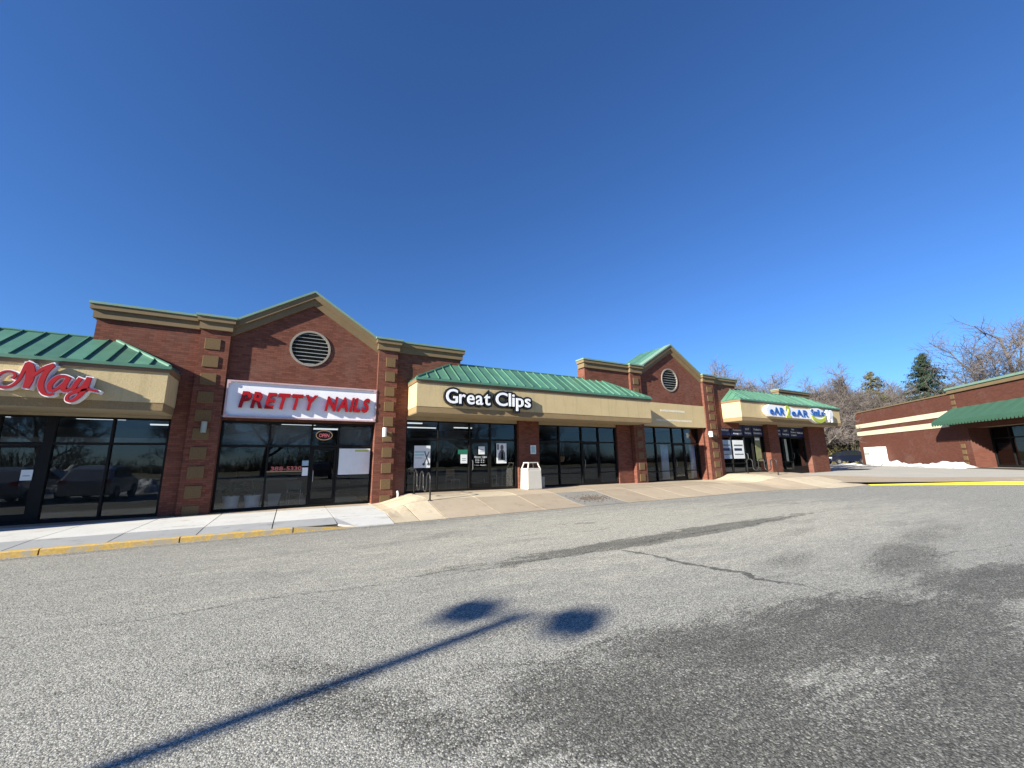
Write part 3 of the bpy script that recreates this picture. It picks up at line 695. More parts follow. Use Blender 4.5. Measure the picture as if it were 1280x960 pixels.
# -- dental office, far end
uE = thing('shop_unit', 'end shop front with canopy, blue lettered sign and navy window banners', 'shop', (31, 15.8, .63), group='attached shops of the strip')
canopy(uE, 24.42, 37.4, 14.45, 15.86, 3.90, 4.12, 5.08, 5.22)
mansard(uE, 24.40, 37.42, 14.42, 15.82, 5.24, 6.18, 1.25, 2.6, .5)
box('header', SOFFIT, uE, 24.1, 37.2, 15.87, 16.1, 3.78, 3.9)
storefront(uE, 15.95, [24.15, 25.3, 26.75, 27.75, 29.10], .62, 3.80, 3.05, door=2, low=1.25)
storefront(uE, 15.95, [30.5, 31.5, 32.6, 34.6], .64, 3.80, 3.05, door=2, low=1.25)
box('pier', BRICK, uE, 29.16, 30.44, 15.55, 16.1, -.1, 3.9); box('pier', BRICK, uE, 34.66, 37.2, 15.55, 16.1, -.1, 3.9)
box('end_wall', BRICK, uE, 37.0, 37.2, 16.1, 24, -.1, 5.2)
box('parapet_wall', BRICK, uE, 33.3, 37.9, 16.6, 17.1, 4.6, 6.45); cornice(uE, 33.3, 37.9, 16.6, 6.88, left=True, right=True)
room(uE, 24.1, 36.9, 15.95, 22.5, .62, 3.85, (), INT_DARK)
box('flat_roof', ASPH_F, uE, 26.1, 37.2, 17.2, 24, 4.6, 4.8)
box('rear_block', BRICK, uE, 26.1, 37.2, 15.9, 16.1, 3.9, 5.7)

# -- unseen end bay added left of the frame so its shadow falls along the shop fronts
uF = thing('shop_unit', 'unseen projecting brick end bay, added left of the red script shop for its shadow', 'shop', (-16.5, 14, .15), group='attached shops of the strip')
box('wall', BRICK, uF, -19.4, -13.6, 12.95, 24, -.1, 6.05); cornice(uF, -19.4, -13.6, 12.95, 6.45, left=True, right=True)
pilaster(uF, -14.4, -13.62, 12.80, .15, 6.46, -14.2, -13.8); pilaster(uF, -19.3, -18.5, 12.80, .15, 6.46, -19.1, -18.7)
storefront(uF, 12.9, [-17.9, -16.5, -15.1], .15, 3.0, 2.24, glass=GLASS_D)
# ------------------------------------------------------------------ lettering
_tc = {}
def glyph(ch, off, shear, ext, res=4):
    k = (ch, off, shear, ext)
    if k not in _tc:
        c = bpy.data.curves.new('t', 'FONT'); c.body = ch; c.size = 1; c.offset = off; c.shear = shear; c.extrude = ext; c.resolution_u = res
        o = bpy.data.objects.new('t', c); COL.objects.link(o)
        dg = bpy.context.evaluated_depsgraph_get(); me = bpy.data.meshes.new_from_object(o.evaluated_get(dg))
        _tc[k] = ([v.co.copy() for v in me.vertices], [tuple(p.vertices) for p in me.polygons])
        bpy.data.objects.remove(o); bpy.data.curves.remove(c); bpy.data.meshes.remove(me)
    return _tc[k]
def layout(text, off, shear, gap, space):
    x = 0; out = []
    for ch in text:
        if ch == ' ': x += space; continue
        vs, fs = glyph(ch, off, shear, 1.0)
        a = min(v.x for v in vs); b = max(v.x for v in vs)
        if shear:                               # lay out by the upright glyph
            v0, _ = glyph(ch, off, 0, 1.0); a = min(v.x for v in v0); b = max(v.x for v in v0)
        out.append((ch, x-a, vs, fs)); x += (b-a)+gap
    return out, x-gap
def letters(parent, text, x0, x1, zbase, cap, y, depth, mat, off=.0, shear=.0, gap=.06, space=.35, backmat=None, backoff=.0, backdepth=.1, name='letter', one=False):
    """front face at y (towards -Y); cap = height of a capital"""
    lay, w = layout(text, off, shear, gap, space)
    sx = (x1-x0)/w; sz = cap/.72
    objs = []
    acc = MB()
    for ch, px, vs, fs in lay:
        m = MB().add([(x0+(v.x+px)*sx, y+depth/2-(v.z)*depth/2, zbase+v.y*sz) for v in vs], fs)
        if one: acc.add(m.v, m.f)
        else:
            p = m.build(name, mat, parent); objs.append(p)
        if backmat:
            bv, bf = glyph(ch, off+backoff, shear, 1.0)
            bm_ = MB().add([(x0+(v.x+px)*sx, y+depth+backdepth/2+.001-(v.z)*backdepth/2, zbase+v.y*sz) for v in bv], bf)
            bm_.build('letter_backing', backmat, objs[-1] if objs else parent)
    if one: return acc
    return objs
# PRETTY NAILS
sg = thing('shop_sign', 'white framed sign board with raised red slanted capitals reading PRETTY NAILS', 'sign', (.37, 15.6, 3.18))
box('sign_panel', WHITEL, sg, -1.96, 2.68, 15.60, 15.69, 3.20, 4.33)
for a in ((-2.0, 2.72, 15.54, 15.69, 4.33, 4.38), (-2.0, 2.72, 15.54, 15.69, 3.15, 3.20), (-2.0, -1.955, 15.54, 15.69, 3.20, 4.33), (2.675, 2.72, 15.54, 15.69, 3.20, 4.33)): box('sign_frame', PINKF, sg, *a)
for cx, cz in ((-1.93, 4.30), (-1.93, 3.23), (2.65, 4.30), (2.65, 3.23)):
    MB().tube([(cx, 15.53, cz), (cx, 15.6, cz)], .05, 8).build('corner_boss', PINKF, sg)
SL = .24
DRED = mottled('dark_red_return', (.16, .004, .008), .1, 6, .5)
letters(sg, 'PRETTY', -1.62, .62, 3.50, .52, 15.47, .02, REDL, off=.035, shear=.22, gap=.10, backmat=DRED, backoff=.0, backdepth=.10)
letters(sg, 'NAILS', .94, 2.42, 3.51, .50, 15.47, .02, REDL, off=.035, shear=.22, gap=.10, backmat=DRED, backoff=.0, backdepth=.10)
# Great Clips
sg = thing('shop_sign', 'white letters on black contour backing reading Great Clips on tan canopy', 'sign', (7, 14.4, 3.7))
letters(sg, 'Great', 5.06, 6.95, 3.86, .56, 14.29, .02, WHITEL, off=.014, gap=.075, backmat=BLACKL, backoff=.105, backdepth=.13)
letters(sg, 'Clips', 7.20, 8.88, 3.87, .56, 14.29, .02, WHITEL, off=.014, gap=.075, backmat=BLACKL, backoff=.105, backdepth=.13)
# red script sign
STR = {'s1': [(-6.13, 3.8), (-6.09, 3.86), (-6.12, 3.94), (-6.2, 3.97), (-6.3, 3.94), (-6.38, 3.83), (-6.4, 3.68), (-6.32, 3.58), (-6.19, 3.57), (-6.09, 3.64), (-6.01, 3.79), (-5.97, 4.0), (-5.93, 4.2)],
 's2': [(-5.94, 4.22), (-5.89, 4.16), (-5.85, 4.01), (-5.84, 3.8), (-5.87, 3.58)], 's3': [(-5.83, 3.83), (-5.73, 3.98), (-5.61, 4.12), (-5.47, 4.21)],
 's4': [(-5.48, 4.2), (-5.57, 4.03), (-5.62, 3.82), (-5.62, 3.64), (-5.55, 3.48), (-5.46, 3.44), (-5.37, 3.47)],
 'a1': [(-5.15, 3.89), (-5.25, 3.93), (-5.37, 3.88), (-5.46, 3.71), (-5.45, 3.57), (-5.38, 3.55), (-5.28, 3.66), (-5.18, 3.84)], 'a2': [(-5.16, 3.9), (-5.21, 3.7), (-5.21, 3.58), (-5.14, 3.57), (-5.05, 3.66)],
 'y1': [(-4.94, 3.91), (-5.02, 3.7), (-5.02, 3.59), (-4.93, 3.61), (-4.84, 3.76), (-4.79, 3.92)],
 'y2': [(-4.78, 3.94), (-4.81, 3.69), (-4.89, 3.46), (-5.01, 3.31), (-5.11, 3.32), (-5.1, 3.45), (-4.97, 3.54), (-4.78, 3.62), (-4.64, 3.6), (-4.56, 3.57)]}
WID = {'s1': [.05, .045, .035, .04, .045, .05, .05, .045, .05, .05, .05, .06, .08], 's2': [.06, .13, .15, .14, .10], 's3': [.05, .06, .07, .07], 's4': [.08, .09, .10, .10, .08, .06, .03],
       'a1': [.06, .06, .08, .09, .08, .06, .05, .05], 'a2': [.08, .09, .09, .06, .03], 'y1': [.08, .09, .08, .06, .06, .08], 'y2': [.09, .09, .08, .06, .055, .05, .05, .05, .05, .03]}
def stroke(pts, wid, y0, y1, grow=0.):
    n = len(pts); P = []; Wd = []
    for i in range(n-1):
        p0, p1, p2, p3 = (Vector(pts[max(i-1, 0)]), Vector(pts[i]), Vector(pts[i+1]), Vector(pts[min(i+2, n-1)]))
        for k in range(6):
            t = k/6; P.append(.5*((2*p1)+(-p0+p2)*t+(2*p0-5*p1+4*p2-p3)*t*t+(-p0+3*p1-3*p2+p3)*t**3)); Wd.append(wid[i]*(1-t)+wid[i+1]*t)
    P.append(Vector(pts[-1])); Wd.append(wid[-1])
    k = len(P); L_, R_ = [], []
    for i in range(k):
        d = (P[min(i+1, k-1)]-P[max(i-1, 0)]).normalized(); nn = Vector((-d.y, d.x)); w = Wd[i]/2+grow
        q = P[i] + (-d*grow if i == 0 else d*grow if i == k-1 else Vector((0, 0)))
        L_.append(q+nn*w); R_.append(q-nn*w)
    m = MB(); vs = []
    for y in (y0, y1): vs += [(p.x, y, p.y) for p in L_] + [(p.x, y, p.y) for p in R_]
    fs = []
    for i in range(k-1):
        fs += [(i, i+1, k+i+1, k+i), (2*k+i, 3*k+i, 3*k+i+1, 2*k+i+1), (i, 2*k+i, 2*k+i+1, i+1), (k+i, k+i+1, 3*k+i+1, 3*k+i)]
    fs += [(0, k, 3*k, 2*k), (k-1, 3*k-1, 4*k-1, 2*k-1)]
    return m.add(vs, fs)
sg = thing('shop_sign', 'red script channel letters with white edges reading May on tan canopy', 'sign', (-5.5, 14.4, 3.3))
LET = {'letter_m': ('s1', 's2', 's3', 's4'), 'letter_a': ('a1', 'a2'), 'letter_y': ('y1', 'y2')}
q = 0
for nm, ks in LET.items():
    f_ = MB(); b_ = MB()
    for kk in ks:
        q += 1; s_ = stroke(STR[kk], WID[kk], 14.20-.0015*q, 14.24-.0015*q, .004); f_.add(s_.v, s_.f)
        s_ = stroke(STR[kk], WID[kk], 14.241-.0013*q, 14.40+.0013*q, .032); b_.add(s_.v, s_.f)
    fo = f_.build('letter', REDL, sg); b_.build('letter_return', WHITEL, fo)
box('raceway', TAN, sg, -6.6, -4.78, 14.395, 14.452, 3.55, 3.75)
s_ = stroke([(-6.95, 3.62), (-6.75, 3.9), (-6.6, 3.95), (-6.58, 3.7), (-6.7, 3.5)], [.06]*5, 14.2, 14.24); s_.build('letter', REDL, sg)
# eAR 2 eAR SmiLeS
sg = thing('shop_sign', 'white contour sign with blue letters, lime numeral, smile arc and tooth shape', 'sign', (31, 14.4, 4.1))
def blob2(poly, y0, y1, nm, mat, par): return MB().prism(poly, y0, y1).build(nm, mat, par)
def ell(cx, cz, rx, rz, n=20, a0=0, a1=2*math.pi): return [(cx+rx*math.cos(a0+(a1-a0)*i/n), cz+rz*math.sin(a0+(a1-a0)*i/n)) for i in range(n)]
blob2([(26.7, 4.62), (26.85, 4.40), (27.1, 4.24), (29.9, 4.22), (32.3, 4.22), (32.4, 4.95), (30.2, 4.88), (29.7, 4.98), (27.2, 5.0), (26.9, 4.86)], 14.18, 14.43, 'sign_panel', WHITEL, sg)
blob2(ell(33.4, 4.52, 1.15, .55, 28), 14.19, 14.429, 'sign_panel', WHITEL, sg)
letters(sg, 'eAR', 27.1, 28.85, 4.36, .50, 14.14, .04, BLUEL, off=.018, gap=.08)
letters(sg, '2', 29.0, 29.6, 4.24, .80, 14.14, .04, LIME, off=.03)
letters(sg, 'eAR', 29.75, 31.95, 4.36, .47, 14.14, .04, BLUEL, off=.018, gap=.08)
letters(sg, 'SmiLeS', 32.42, 34.5, 4.50, .48, 14.14, .04, BLUEL, off=.015, gap=.06)
arc = ell(33.4, 4.62, 1.1, .62, 24, math.pi*1.08, math.pi*1.92) + ell(33.4, 4.68, .98, .42, 24, math.pi*1.92, math.pi*1.08)
blob2(arc, 14.12, 14.186, 'smile', LIME, sg)
tooth = [(34.75, 4.95), (34.68, 4.7), (34.8, 4.4), (34.85, 4.12), (35.0, 4.08), (35.12, 4.35), (35.22, 4.38), (35.35, 4.1), (35.5, 4.12), (35.52, 4.4), (35.66, 4.7), (35.62, 4.95), (35.4, 5.02), (35.2, 4.96), (34.95, 5.02)]
blob2(tooth, 14.17, 14.43, 'tooth', WHITEL, sg)
blob2([(34.95, 4.55), (35.0, 4.4), (35.15, 4.45), (35.3, 4.4), (35.42, 4.6), (35.3, 4.82), (35.1, 4.85)], 14.15, 14.17, 'tooth_face', PAPER, sg)
# navy banners on the dental windows
def banner(x0, x1, z0, z1, y, lines, label):
    t = thing('window_banner', label, 'banner', ((x0+x1)/2, y, z0), group='navy banners in the dental windows')
    box('banner_sheet', NAVY, t, x0, x1, y, y+.006, z0, z1)
    for i, (tx, a, b, zz, c) in enumerate(lines):
        letters(t, tx, a, b, zz, c, y-.004, .003, PAPER, off=.012, gap=.07, one=True).build('lettering', PAPER, t)
banner(24.2, 25.25, 3.06, 3.78, 15.86, [('Medicaid', 24.28, 25.1, 3.35, .15)], 'leftmost narrow navy banner of the dental windows with white word')
banner(25.35, 26.7, 3.06, 3.78, 15.86, [('New', 25.85, 26.25, 3.58, .13), ('Patients', 25.6, 26.5, 3.37, .13), ('Accepted', 25.6, 26.5, 3.15, .13)], 'navy banner with three white lines left of the dental door')
banner(26.8, 27.7, 3.06, 3.78, 15.86, [('24/7', 27.0, 27.45, 3.45, .14), ('Emergency', 26.9, 27.62, 3.2, .13)], 'navy transom banner above the left dental door with two lines')
banner(27.8, 29.05, 3.06, 3.78, 15.86, [('Pediatric', 28.0, 28.85, 3.45, .14), ('Dentistry', 27.95, 28.9, 3.2, .14)], 'navy banner with two white lines beside the brick pier of the dental office')
banner(30.55, 31.45, 3.06, 3.78, 15.86, [('Pediatric', 30.62, 31.3, 3.45, .13), ('Dentistry', 30.62, 31.3, 3.2, .13)], 'navy banner right of the middle brick pier of the dental office')
banner(31.55, 32.55, 3.06, 3.78, 15.86, [('24/7', 31.8, 32.3, 3.45, .14), ('Emergency', 31.62, 32.48, 3.2, .13)], 'second navy banner right of the middle pier with two white lines')
banner(32.65, 34.55, 3.06, 3.78, 15.86, [('New', 32.95, 33.3, 3.58, .12), ('Patients', 32.78, 33.5, 3.37, .12), ('Accepted', 32.78, 33.5, 3.16, .12), ('Medicaid', 33.65, 34.45, 3.33, .15)], 'wide rightmost navy banner of the dental windows with several white words')

# ------------------------------------------------------------------ papers and posters on the glass
def poster(x0, x1, z0, z1, y, label, mat=PAPER, marks=(), cat='poster'):
    t = thing('poster', label, cat, ((x0+x1)/2, y, z0))
    box('sheet', mat, t, x0, x1, y, y+.006, z0, z1)
    for mm, poly in marks:
        MB().prism([(x0+(x1-x0)*a, z0+(z1-z0)*b) for a, b in poly], y-.003, y-.0005).build('print', mm, t)
    return t
def rc(a, b, c, d): return [(a, b), (c, b), (c, d), (a, d)]
poster(4.32, 4.98, 1.40, 2.28, 15.86, 'pale teal poster with scissors print behind the bike rack', PAPER,
       [(TEALP, rc(.05, .55, .62, .62)), (TEALP, rc(.05, .68, .7, .76)), (TEALP, rc(.05, .42, .5, .47)), (GREYP, [(.55, .12), (.62, .12), (.95, .72), (.9, .75)]), (GREYP, [(.62, .72), (.68, .75), (.95, .2), (.88, .16)]), (GREYP, ell(.6, .16, .09, .06, 10)), (GREYP, ell(.9, .16, .09, .06, 10))])
poster(8.0, 8.5, 1.52, 2.40, 15.86, 'black and white portrait poster right of the hair salon door', PAPER,
       [(GREYP, ell(.55, .80, .16, .13, 12)), (GREYP, [(.15, .15), (.9, .15), (.88, .5), (.68, .68), (.42, .68), (.2, .48)]), (PAPER, [(.45, .2), (.7, .2), (.62, .6), (.5, .6)]), (GREYP, rc(.06, .68, .24, .95))])
poster(6.3, 6.6, 1.55, 1.92, 15.86, 'small white notice taped left of the hair salon door', PAPER, [(GREYP, rc(.2, .3, .8, .36)), (GREYP, rc(.2, .5, .8, .56))], 'notice')
poster(6.18, 6.62, 1.93, 2.12, 15.86, 'dark green sticker above the small notice in salon window', mottled('green_sticker', (.02, .16, .09), .1, 4, .5), (), 'sticker')
poster(7.12, 7.42, 1.92, 2.26, 15.85, 'white notice on the glass of the hair salon door', PAPER, [(GREYP, rc(.2, .3, .8, .34)), (GREYP, rc(.2, .6, .8, .64))], 'notice')
t = thing('door_lettering', 'white vinyl lettering on the hair salon door glass', 'lettering', (7.2, 15.86, 1.4))
letters(t, 'Great Clips', 6.93, 7.52, 1.78, .07, 15.856, .002, PAPER, off=.01, gap=.06, one=True).build('lettering', PAPER, t)
for zz in (1.70, 1.63, 1.56): letters(t, 'M-F 9-9', 6.98, 7.4, zz, .04, 15.856, .002, PAPER, gap=.06, one=True).build('lettering', PAPER, t)
letters(t, 'No Appt', 6.95, 7.5, 1.44, .05, 15.856, .002, PAPER, gap=.06, one=True).build('lettering', PAPER, t)
poster(9.68, 9.98, 1.92, 2.32, 15.70, 'small framed white notice on the dark brick pier', PAPER, [(TEALP, rc(.15, .15, .85, .85))], 'notice')
poster(1.56, 2.64, 1.22, 2.16, 15.91, 'large pale sheet covering the right window of the nail salon', PAPER, [(LIME, rc(.5, .88, .95, .94))], 'poster')
t = thing('phone_lettering', 'red vinyl phone number with amber underline on the nail salon window', 'lettering', (0, 15.88, 1.4))
letters(t, '388-5330', -.55, .38, 1.42, .13, 15.88, .003, mottled('red_vinyl', (.42, .10, .09), .1, 5, .6), off=.03, gap=.05, one=True).build('lettering', mottled('red_vinyl2', (.45, .12, .11), .1, 5, .6), t)
box('underline', mottled('amber_vinyl', (.45, .30, .16), .1, 5, .6), t, -.66, .42, 15.878, 15.882, 1.37, 1.395)
poster(.40, .58, 1.22, 1.50, 15.88, 'small white paper beside the nail salon door', PAPER, (), 'notice')
poster(.38, .58, 1.56, 1.74, 15.88, 'small light blue card above the white paper at nail salon door', mottled('blue_card', (.30, .42, .52), .2, 9, .6), (), 'notice')
t = thing('neon_sign', 'red and amber neon open sign in the nail salon transom', 'sign', (1.02, 15.9, 2.6))
letters(t, 'OPEN', .86, 1.20, 2.58, .13, 16.08, .02, NEON, gap=.06, one=True).build('lettering', NEON, t)
MB().tube([(1.03+.27*math.cos(2*math.pi*i/24), 16.09, 2.65+.17*math.sin(2*math.pi*i/24)) for i in range(25)], .011, 5, False).build('neon_ring', NEONY, t)
t = thing('door_number', 'dark street number 2194 on the transom of the left shop', 'lettering', (-6.4, 15.9, 2.6))
letters(t, '2194', -6.55, -6.25, 2.55, .10, 15.945-.012, .003, BLACKL, gap=.08, off=.02, one=True).build('lettering', BLACKL, t)
poster(-6.3, -6.08, 1.3, 1.58, 15.88, 'white paper taped to the door of the left shop', PAPER, [(GREYP, rc(.2, .4, .8, .46))], 'notice')
for a, b, mm, lb in ((24.25, 25.2, mottled('pale_blue_print', (.28, .36, .46), .15, 4, .6), 'pale blue poster in the leftmost dental window'), (25.4, 26.6, PAPER, 'white printed poster with bold lines in dental window')):
    poster(a, b, 1.55, 2.75, 15.87, lb, mm, [(GREYP, rc(.1, .68, .9, .76)), (NAVY, rc(.1, .42, .8, .56)), (GREYP, rc(.1, .2, .9, .26))])
poster(27.95, 28.6, 1.35, 3.0, 15.87, 'tall narrow green grey panel in window left of the dental pier', mottled('olive_print', (.20, .21, .10), .3, 3, .6), [(PAPER, rc(.1, .86, .9, .94))])
poster(30.6, 31.0, 1.3, 2.9, 15.87, 'tall pale strip poster right of the dental pier', mottled('pale_print', (.35, .38, .30), .3, 5, .6), ())
poster(31.7, 32.0, 1.3, 2.9, 15.87, 'second tall pale strip poster in the right dental window', mottled('pale_print2', (.35, .38, .30), .3, 5, .6), ())

# ------------------------------------------------------------------ wall lamps
def lamp(x, z, y, label, sx=.075, mat=PAINT_W):
    t = thing('wall_lamp', label, 'lamp', (x, y, z), group='cylinder wall lamps on the pilasters')
    MB().lathe([(.01, -.17), (sx, -.17), (sx, .17), (.01, .175)], (x, y-.14, z), 14).build('lamp_body', mat, t)
    box('bracket', mat, t, x-.04, x+.04, y-.09, y, z-.05, z+.05)
lamp(-2.43, 2.80, 15.53, 'cylinder wall lamp left of the nail salon, the pilaster shade put into its grey', mat=mottled('shaded_lamp', (.30, .34, .30), .1, 4, .5))  # lamp body coloured darker to carry the shade on this pilaster
lamp(3.04, 2.76, 15.53, 'white cylinder wall lamp on the sunlit pilaster right of the nail salon')
lamp(22.55, 3.06, 15.53, 'white wall lamp on the pilaster between tan panel and dental office', .11)

# ------------------------------------------------------------------ street furniture
def tri(n, name, f): pass
tb = thing('trash_bin', 'pale exposed aggregate litter bin with open steel hood against brick pier', 'litter bin', (9.42, 15.2, h(9.42, 15.2)))
zb = h(9.42, 15.2)
MB().add([(9.04, 14.95, zb), (9.78, 14.95, zb), (9.78, 15.6, zb), (9.04, 15.6, zb), (9.06, 14.97, zb+.82), (9.76, 14.97, zb+.82), (9.76, 15.58, zb+.82), (9.06, 15.58, zb+.82)], [(0,3,2,1),(4,5,6,7),(0,1,5,4),(1,2,6,5),(2,3,7,6),(3,0,4,7)]).build('bin_body', CONC_BIN, tb, bevel=.02)
box('liner', BLKST, tb, 9.12, 9.70, 15.03, 15.52, zb+.82, zb+.84)
hd = MB(); A = [(9.08, 14.99), (9.74, 14.99), (9.74, 15.56), (9.08, 15.56)]; Bq = [(9.18, 15.08), (9.64, 15.08), (9.64, 15.47), (9.18, 15.47)]
for (p, q_) in zip(A, Bq): hd.tube([(p[0], p[1], zb+.82), (q_[0], q_[1], zb+1.13)], .03, 6)
hd.slab([(9.15, 15.05), (9.67, 15.05), (9.67, 15.5), (9.15, 15.5)], zb+1.12, zb+1.16)
hd.box(9.07, 9.75, 14.98, 15.02, zb+.82, zb+.90); hd.box(9.07, 9.75, 15.53, 15.57, zb+.82, zb+.90); hd.box(9.07, 9.11, 15.02, 15.53, zb+.82, zb+.90); hd.box(9.71, 9.75, 15.02, 15.53, zb+.82, zb+.90)
hd.build('hood', CONC_BIN, tb)
ab = thing('ash_urn', 'small grey upright box beside the litter bin at the window', 'ash bin', (10.07, 15.5, h(10.02, 15.5)))
box('urn_body', STEEL, ab, 9.94, 10.20, 15.38, 15.62, zb-.01, zb+.50); box('urn_top', BLKST, ab, 9.92, 10.0, 15.36, 15.64, zb+.50, zb+.54)
def wave_rack(x, ya, yb, label, zf, hgt=.86):
    t = thing('bike_rack', label, 'bike rack', (x, ya, zf(x, ya)), group='wave bike racks')
    n = 5; pts = []; r_ = abs(yb-ya)/n/2; s = 1 if yb > ya else -1
    y = ya; z0 = zf(x, ya); pts += [(x, y, z0-.05), (x, y, z0+hgt-r_)]
    for k in range(n):
        cy = ya + s*r_*(2*k+1); top = k % 2 == 0
        for i in range(1, 8):
            a = math.pi*i/8
            pts.append((x, cy - s*r_*math.cos(a), zf(x, cy)+(hgt-r_+r_*math.sin(a) if top else .20+r_-r_*math.sin(a))))
        pts.append((x, cy+s*r_, zf(x, cy)+(hgt-r_ if top else .20+r_)))
        if k < n-1: pts.append((x, cy+s*r_, zf(x, cy)+(.20+r_ if top else hgt-r_)))
    pts.append((x, yb, zf(x, yb)-.05))
    MB().tube(pts, .028, 8).build('rack_tube', BLKST, t, smooth=True)
    for yy in (ya, yb): MB().lathe([(.07, -.02), (.07, .012), (.03, .014)], (x, yy, zf(x, yy)), 10).build('base_plate', BLKST, t)
wave_rack(4.22, 13.35, 15.35, 'black serpentine bike rack in front of the teal poster', h)
wave_rack(25.6, 13.4, 15.2, 'black serpentine bike rack in front of the dental office', h, .9)
pp = thing('drain_pipe', 'short white bent pipe at the foot of the shaded brick wall', 'pipe', (3.66, 15.5, .3))
MB().tube([(3.66, 15.72, .55), (3.66, 15.58, .54), (3.655, 15.5, .47), (3.65, 15.48, h(3.65, 15.48)-.02)], .04, 8).build('pipe', PAINT_W, pp, smooth=True)
# debris on the asphalt patch
random.seed(7); db = MB()
for i in range(420):
    x = random.gauss(10.4, .45); y = random.gauss(12.35, .22)
    if not (9.4 < x < 11.35 and 11.6 < y < 13.2): continue
    r_ = random.uniform(.012, .05); z = h(x, y); a = random.random()*6.28; c_, s_ = math.cos(a)*r_, math.sin(a)*r_; k_ = random.uniform(.3, 1.)
    db.add([(x+c_, y+s_, z), (x-s_*k_, y+c_*k_, z), (x-c_, y-s_, z), (x+s_*k_, y-c_*k_, z), (x, y, z+r_*random.uniform(.3, .9))], [(0,1,4),(1,2,4),(2,3,4),(3,0,4)])
tag(db.build('debris', mottled('debris_brown', (.10, .075, .055), .5, 9, .95), kind='stuff'), 'scattered dead leaves and gravel on the asphalt patch at the apron edge', 'debris')

# ------------------------------------------------------------------ things inside the windows
def chair(x, y, z, rz, label, seatm, back=True):
    t = thing('chair', label, 'chair', (x, y, z), rz, 'waiting chairs behind the glass', local=True)
    box('seat', seatm, t, -.23, .23, -.23, .23, .42, .47); 
    if back: box('backrest', seatm, t, -.22, .22, .20, .24, .58, .88)
    for sx in (-1, 1):
        MB().tube([(sx*.21, -.21, 0), (sx*.21, -.20, .42)], .014, 6).build('leg', STEEL, t)
        MB().tube([(sx*.21, .22, 0), (sx*.21, .22, .86)], .014, 6).build('leg', STEEL, t)
chair(6.25, 16.6, .42, R(15), 'tan chair behind the glass left of the hair salon door', WOODC)
chair(8.05, 16.6, .42, R(180), 'dark chair with steel legs behind the glass right of salon door', INT_DARK)
chair(8.75, 16.6, .42, R(180), 'dark chair in the corner behind glass by the brick pier', INT_DARK)
chair(.25, 16.7, .15, R(170), 'dark chair with pale legs behind the nail salon glass', INT_DARK)
def pot_plant(x, y, z, label, seed, leafy):
    random.seed(seed); t = thing('potted_plant', label, 'plant', (x, y, z), group='white pots in the nail salon window')
    MB().lathe([(.02, 0), (.19, 0), (.235, .42), (.25, .42), (.25, .46), (.22, .46), (.215, .40), (.01, .40)], (x, y, z), 20).build('pot', POT, t, smooth=False)
    m = MB()
    for i in range(leafy):
        a = random.random()*6.28; e = random.uniform(.7, 1.35); l_ = random.uniform(.35, .95); w_ = .03; p = Vector((x, y, z+.42)); prev = None
        for k in range(6):
            q_ = p; d = Vector((math.cos(a)*math.cos(e), math.sin(a)*math.cos(e), math.sin(e))); s_ = Vector((-math.sin(a), math.cos(a), 0))*w_*math.sin(math.pi*(k+.6)/6.2)
            cur = (q_-s_, q_+s_)
            if prev: m.add([prev[0], prev[1], cur[1], cur[0]], [(0,1,2,3)])
            prev = cur; p = p + d*l_/5; e -= .28
    m.build('foliage', PLANT, t)
pot_plant(-1.62, 16.45, .15, 'left white pot with arching leafy plant in nail salon window', 3, 34)
pot_plant(-1.02, 16.45, .15, 'right white pot with short plant in nail salon window', 5, 7)
gb = thing('waste_basket', 'grey plastic basket behind the nail salon glass beside the pots', 'basket', (-.38, 16.4, .15))
MB().add([(-.52, 16.3, .16), (-.24, 16.3, .16), (-.24, 16.55, .16), (-.52, 16.55, .16), (-.58, 16.25, .62), (-.18, 16.25, .62), (-.18, 16.6, .62), (-.58, 16.6, .62)], [(0,3,2,1),(0,1,5,4),(1,2,6,5),(2,3,7,6),(3,0,4,7)]).build('basket', mottled('grey_plastic', (.25, .27, .28), .1, 4, .5), gb)
cn = thing('salon_counter', 'low reception counter inside the nail salon', 'counter', (-.9, 18, .15)); box('counter_top', INT_WALL, cn, -1.8, .3, 17.5, 18.1, 1.05, 1.10); box('counter_front', INT_DARK, cn, -1.75, .25, 17.55, 18.05, .15, 1.05)
hb_ = thing('hanging_basket', 'small tan hanging basket behind the glass of the empty bay', 'basket', (12.05, 16.6, 1.5))
MB().lathe([(.02, 0), (.14, .02), (.2, .28), (.18, .28), (.12, .06)], (12.05, 16.6, 1.52), 14).build('basket', WOODC, hb_)
for a in range(3): MB().tube([(12.05+.19*math.cos(a*2.1), 16.6+.19*math.sin(a*2.1), 1.8), (12.05, 16.6, 2.6)], .004, 4).build('cord', STEEL, hb_)

# ------------------------------------------------------------------ far building at an angle
OB = (68.6, 24.78, -.66); BS = 1.4
bB = thing('brick_building', 'low brick building at an angle with two cream bands and green awning', 'building', OB, R(223), local=True); bB.scale = (BS,)*3
ZB = .5
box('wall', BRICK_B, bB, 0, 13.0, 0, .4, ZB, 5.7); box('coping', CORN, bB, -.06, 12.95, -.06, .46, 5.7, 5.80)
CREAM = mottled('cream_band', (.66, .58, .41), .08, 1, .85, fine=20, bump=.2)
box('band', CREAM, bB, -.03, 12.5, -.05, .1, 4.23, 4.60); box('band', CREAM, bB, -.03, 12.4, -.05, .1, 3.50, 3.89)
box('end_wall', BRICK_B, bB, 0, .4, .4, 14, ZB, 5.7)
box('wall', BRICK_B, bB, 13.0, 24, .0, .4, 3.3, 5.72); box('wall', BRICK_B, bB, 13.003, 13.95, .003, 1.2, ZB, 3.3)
box('cornice', CORN, bB, 12.95, 24, -.10, .45, 5.72, 5.96); box('cap', CAP, bB, 12.9, 24, -.16, .5, 5.96, 6.10)
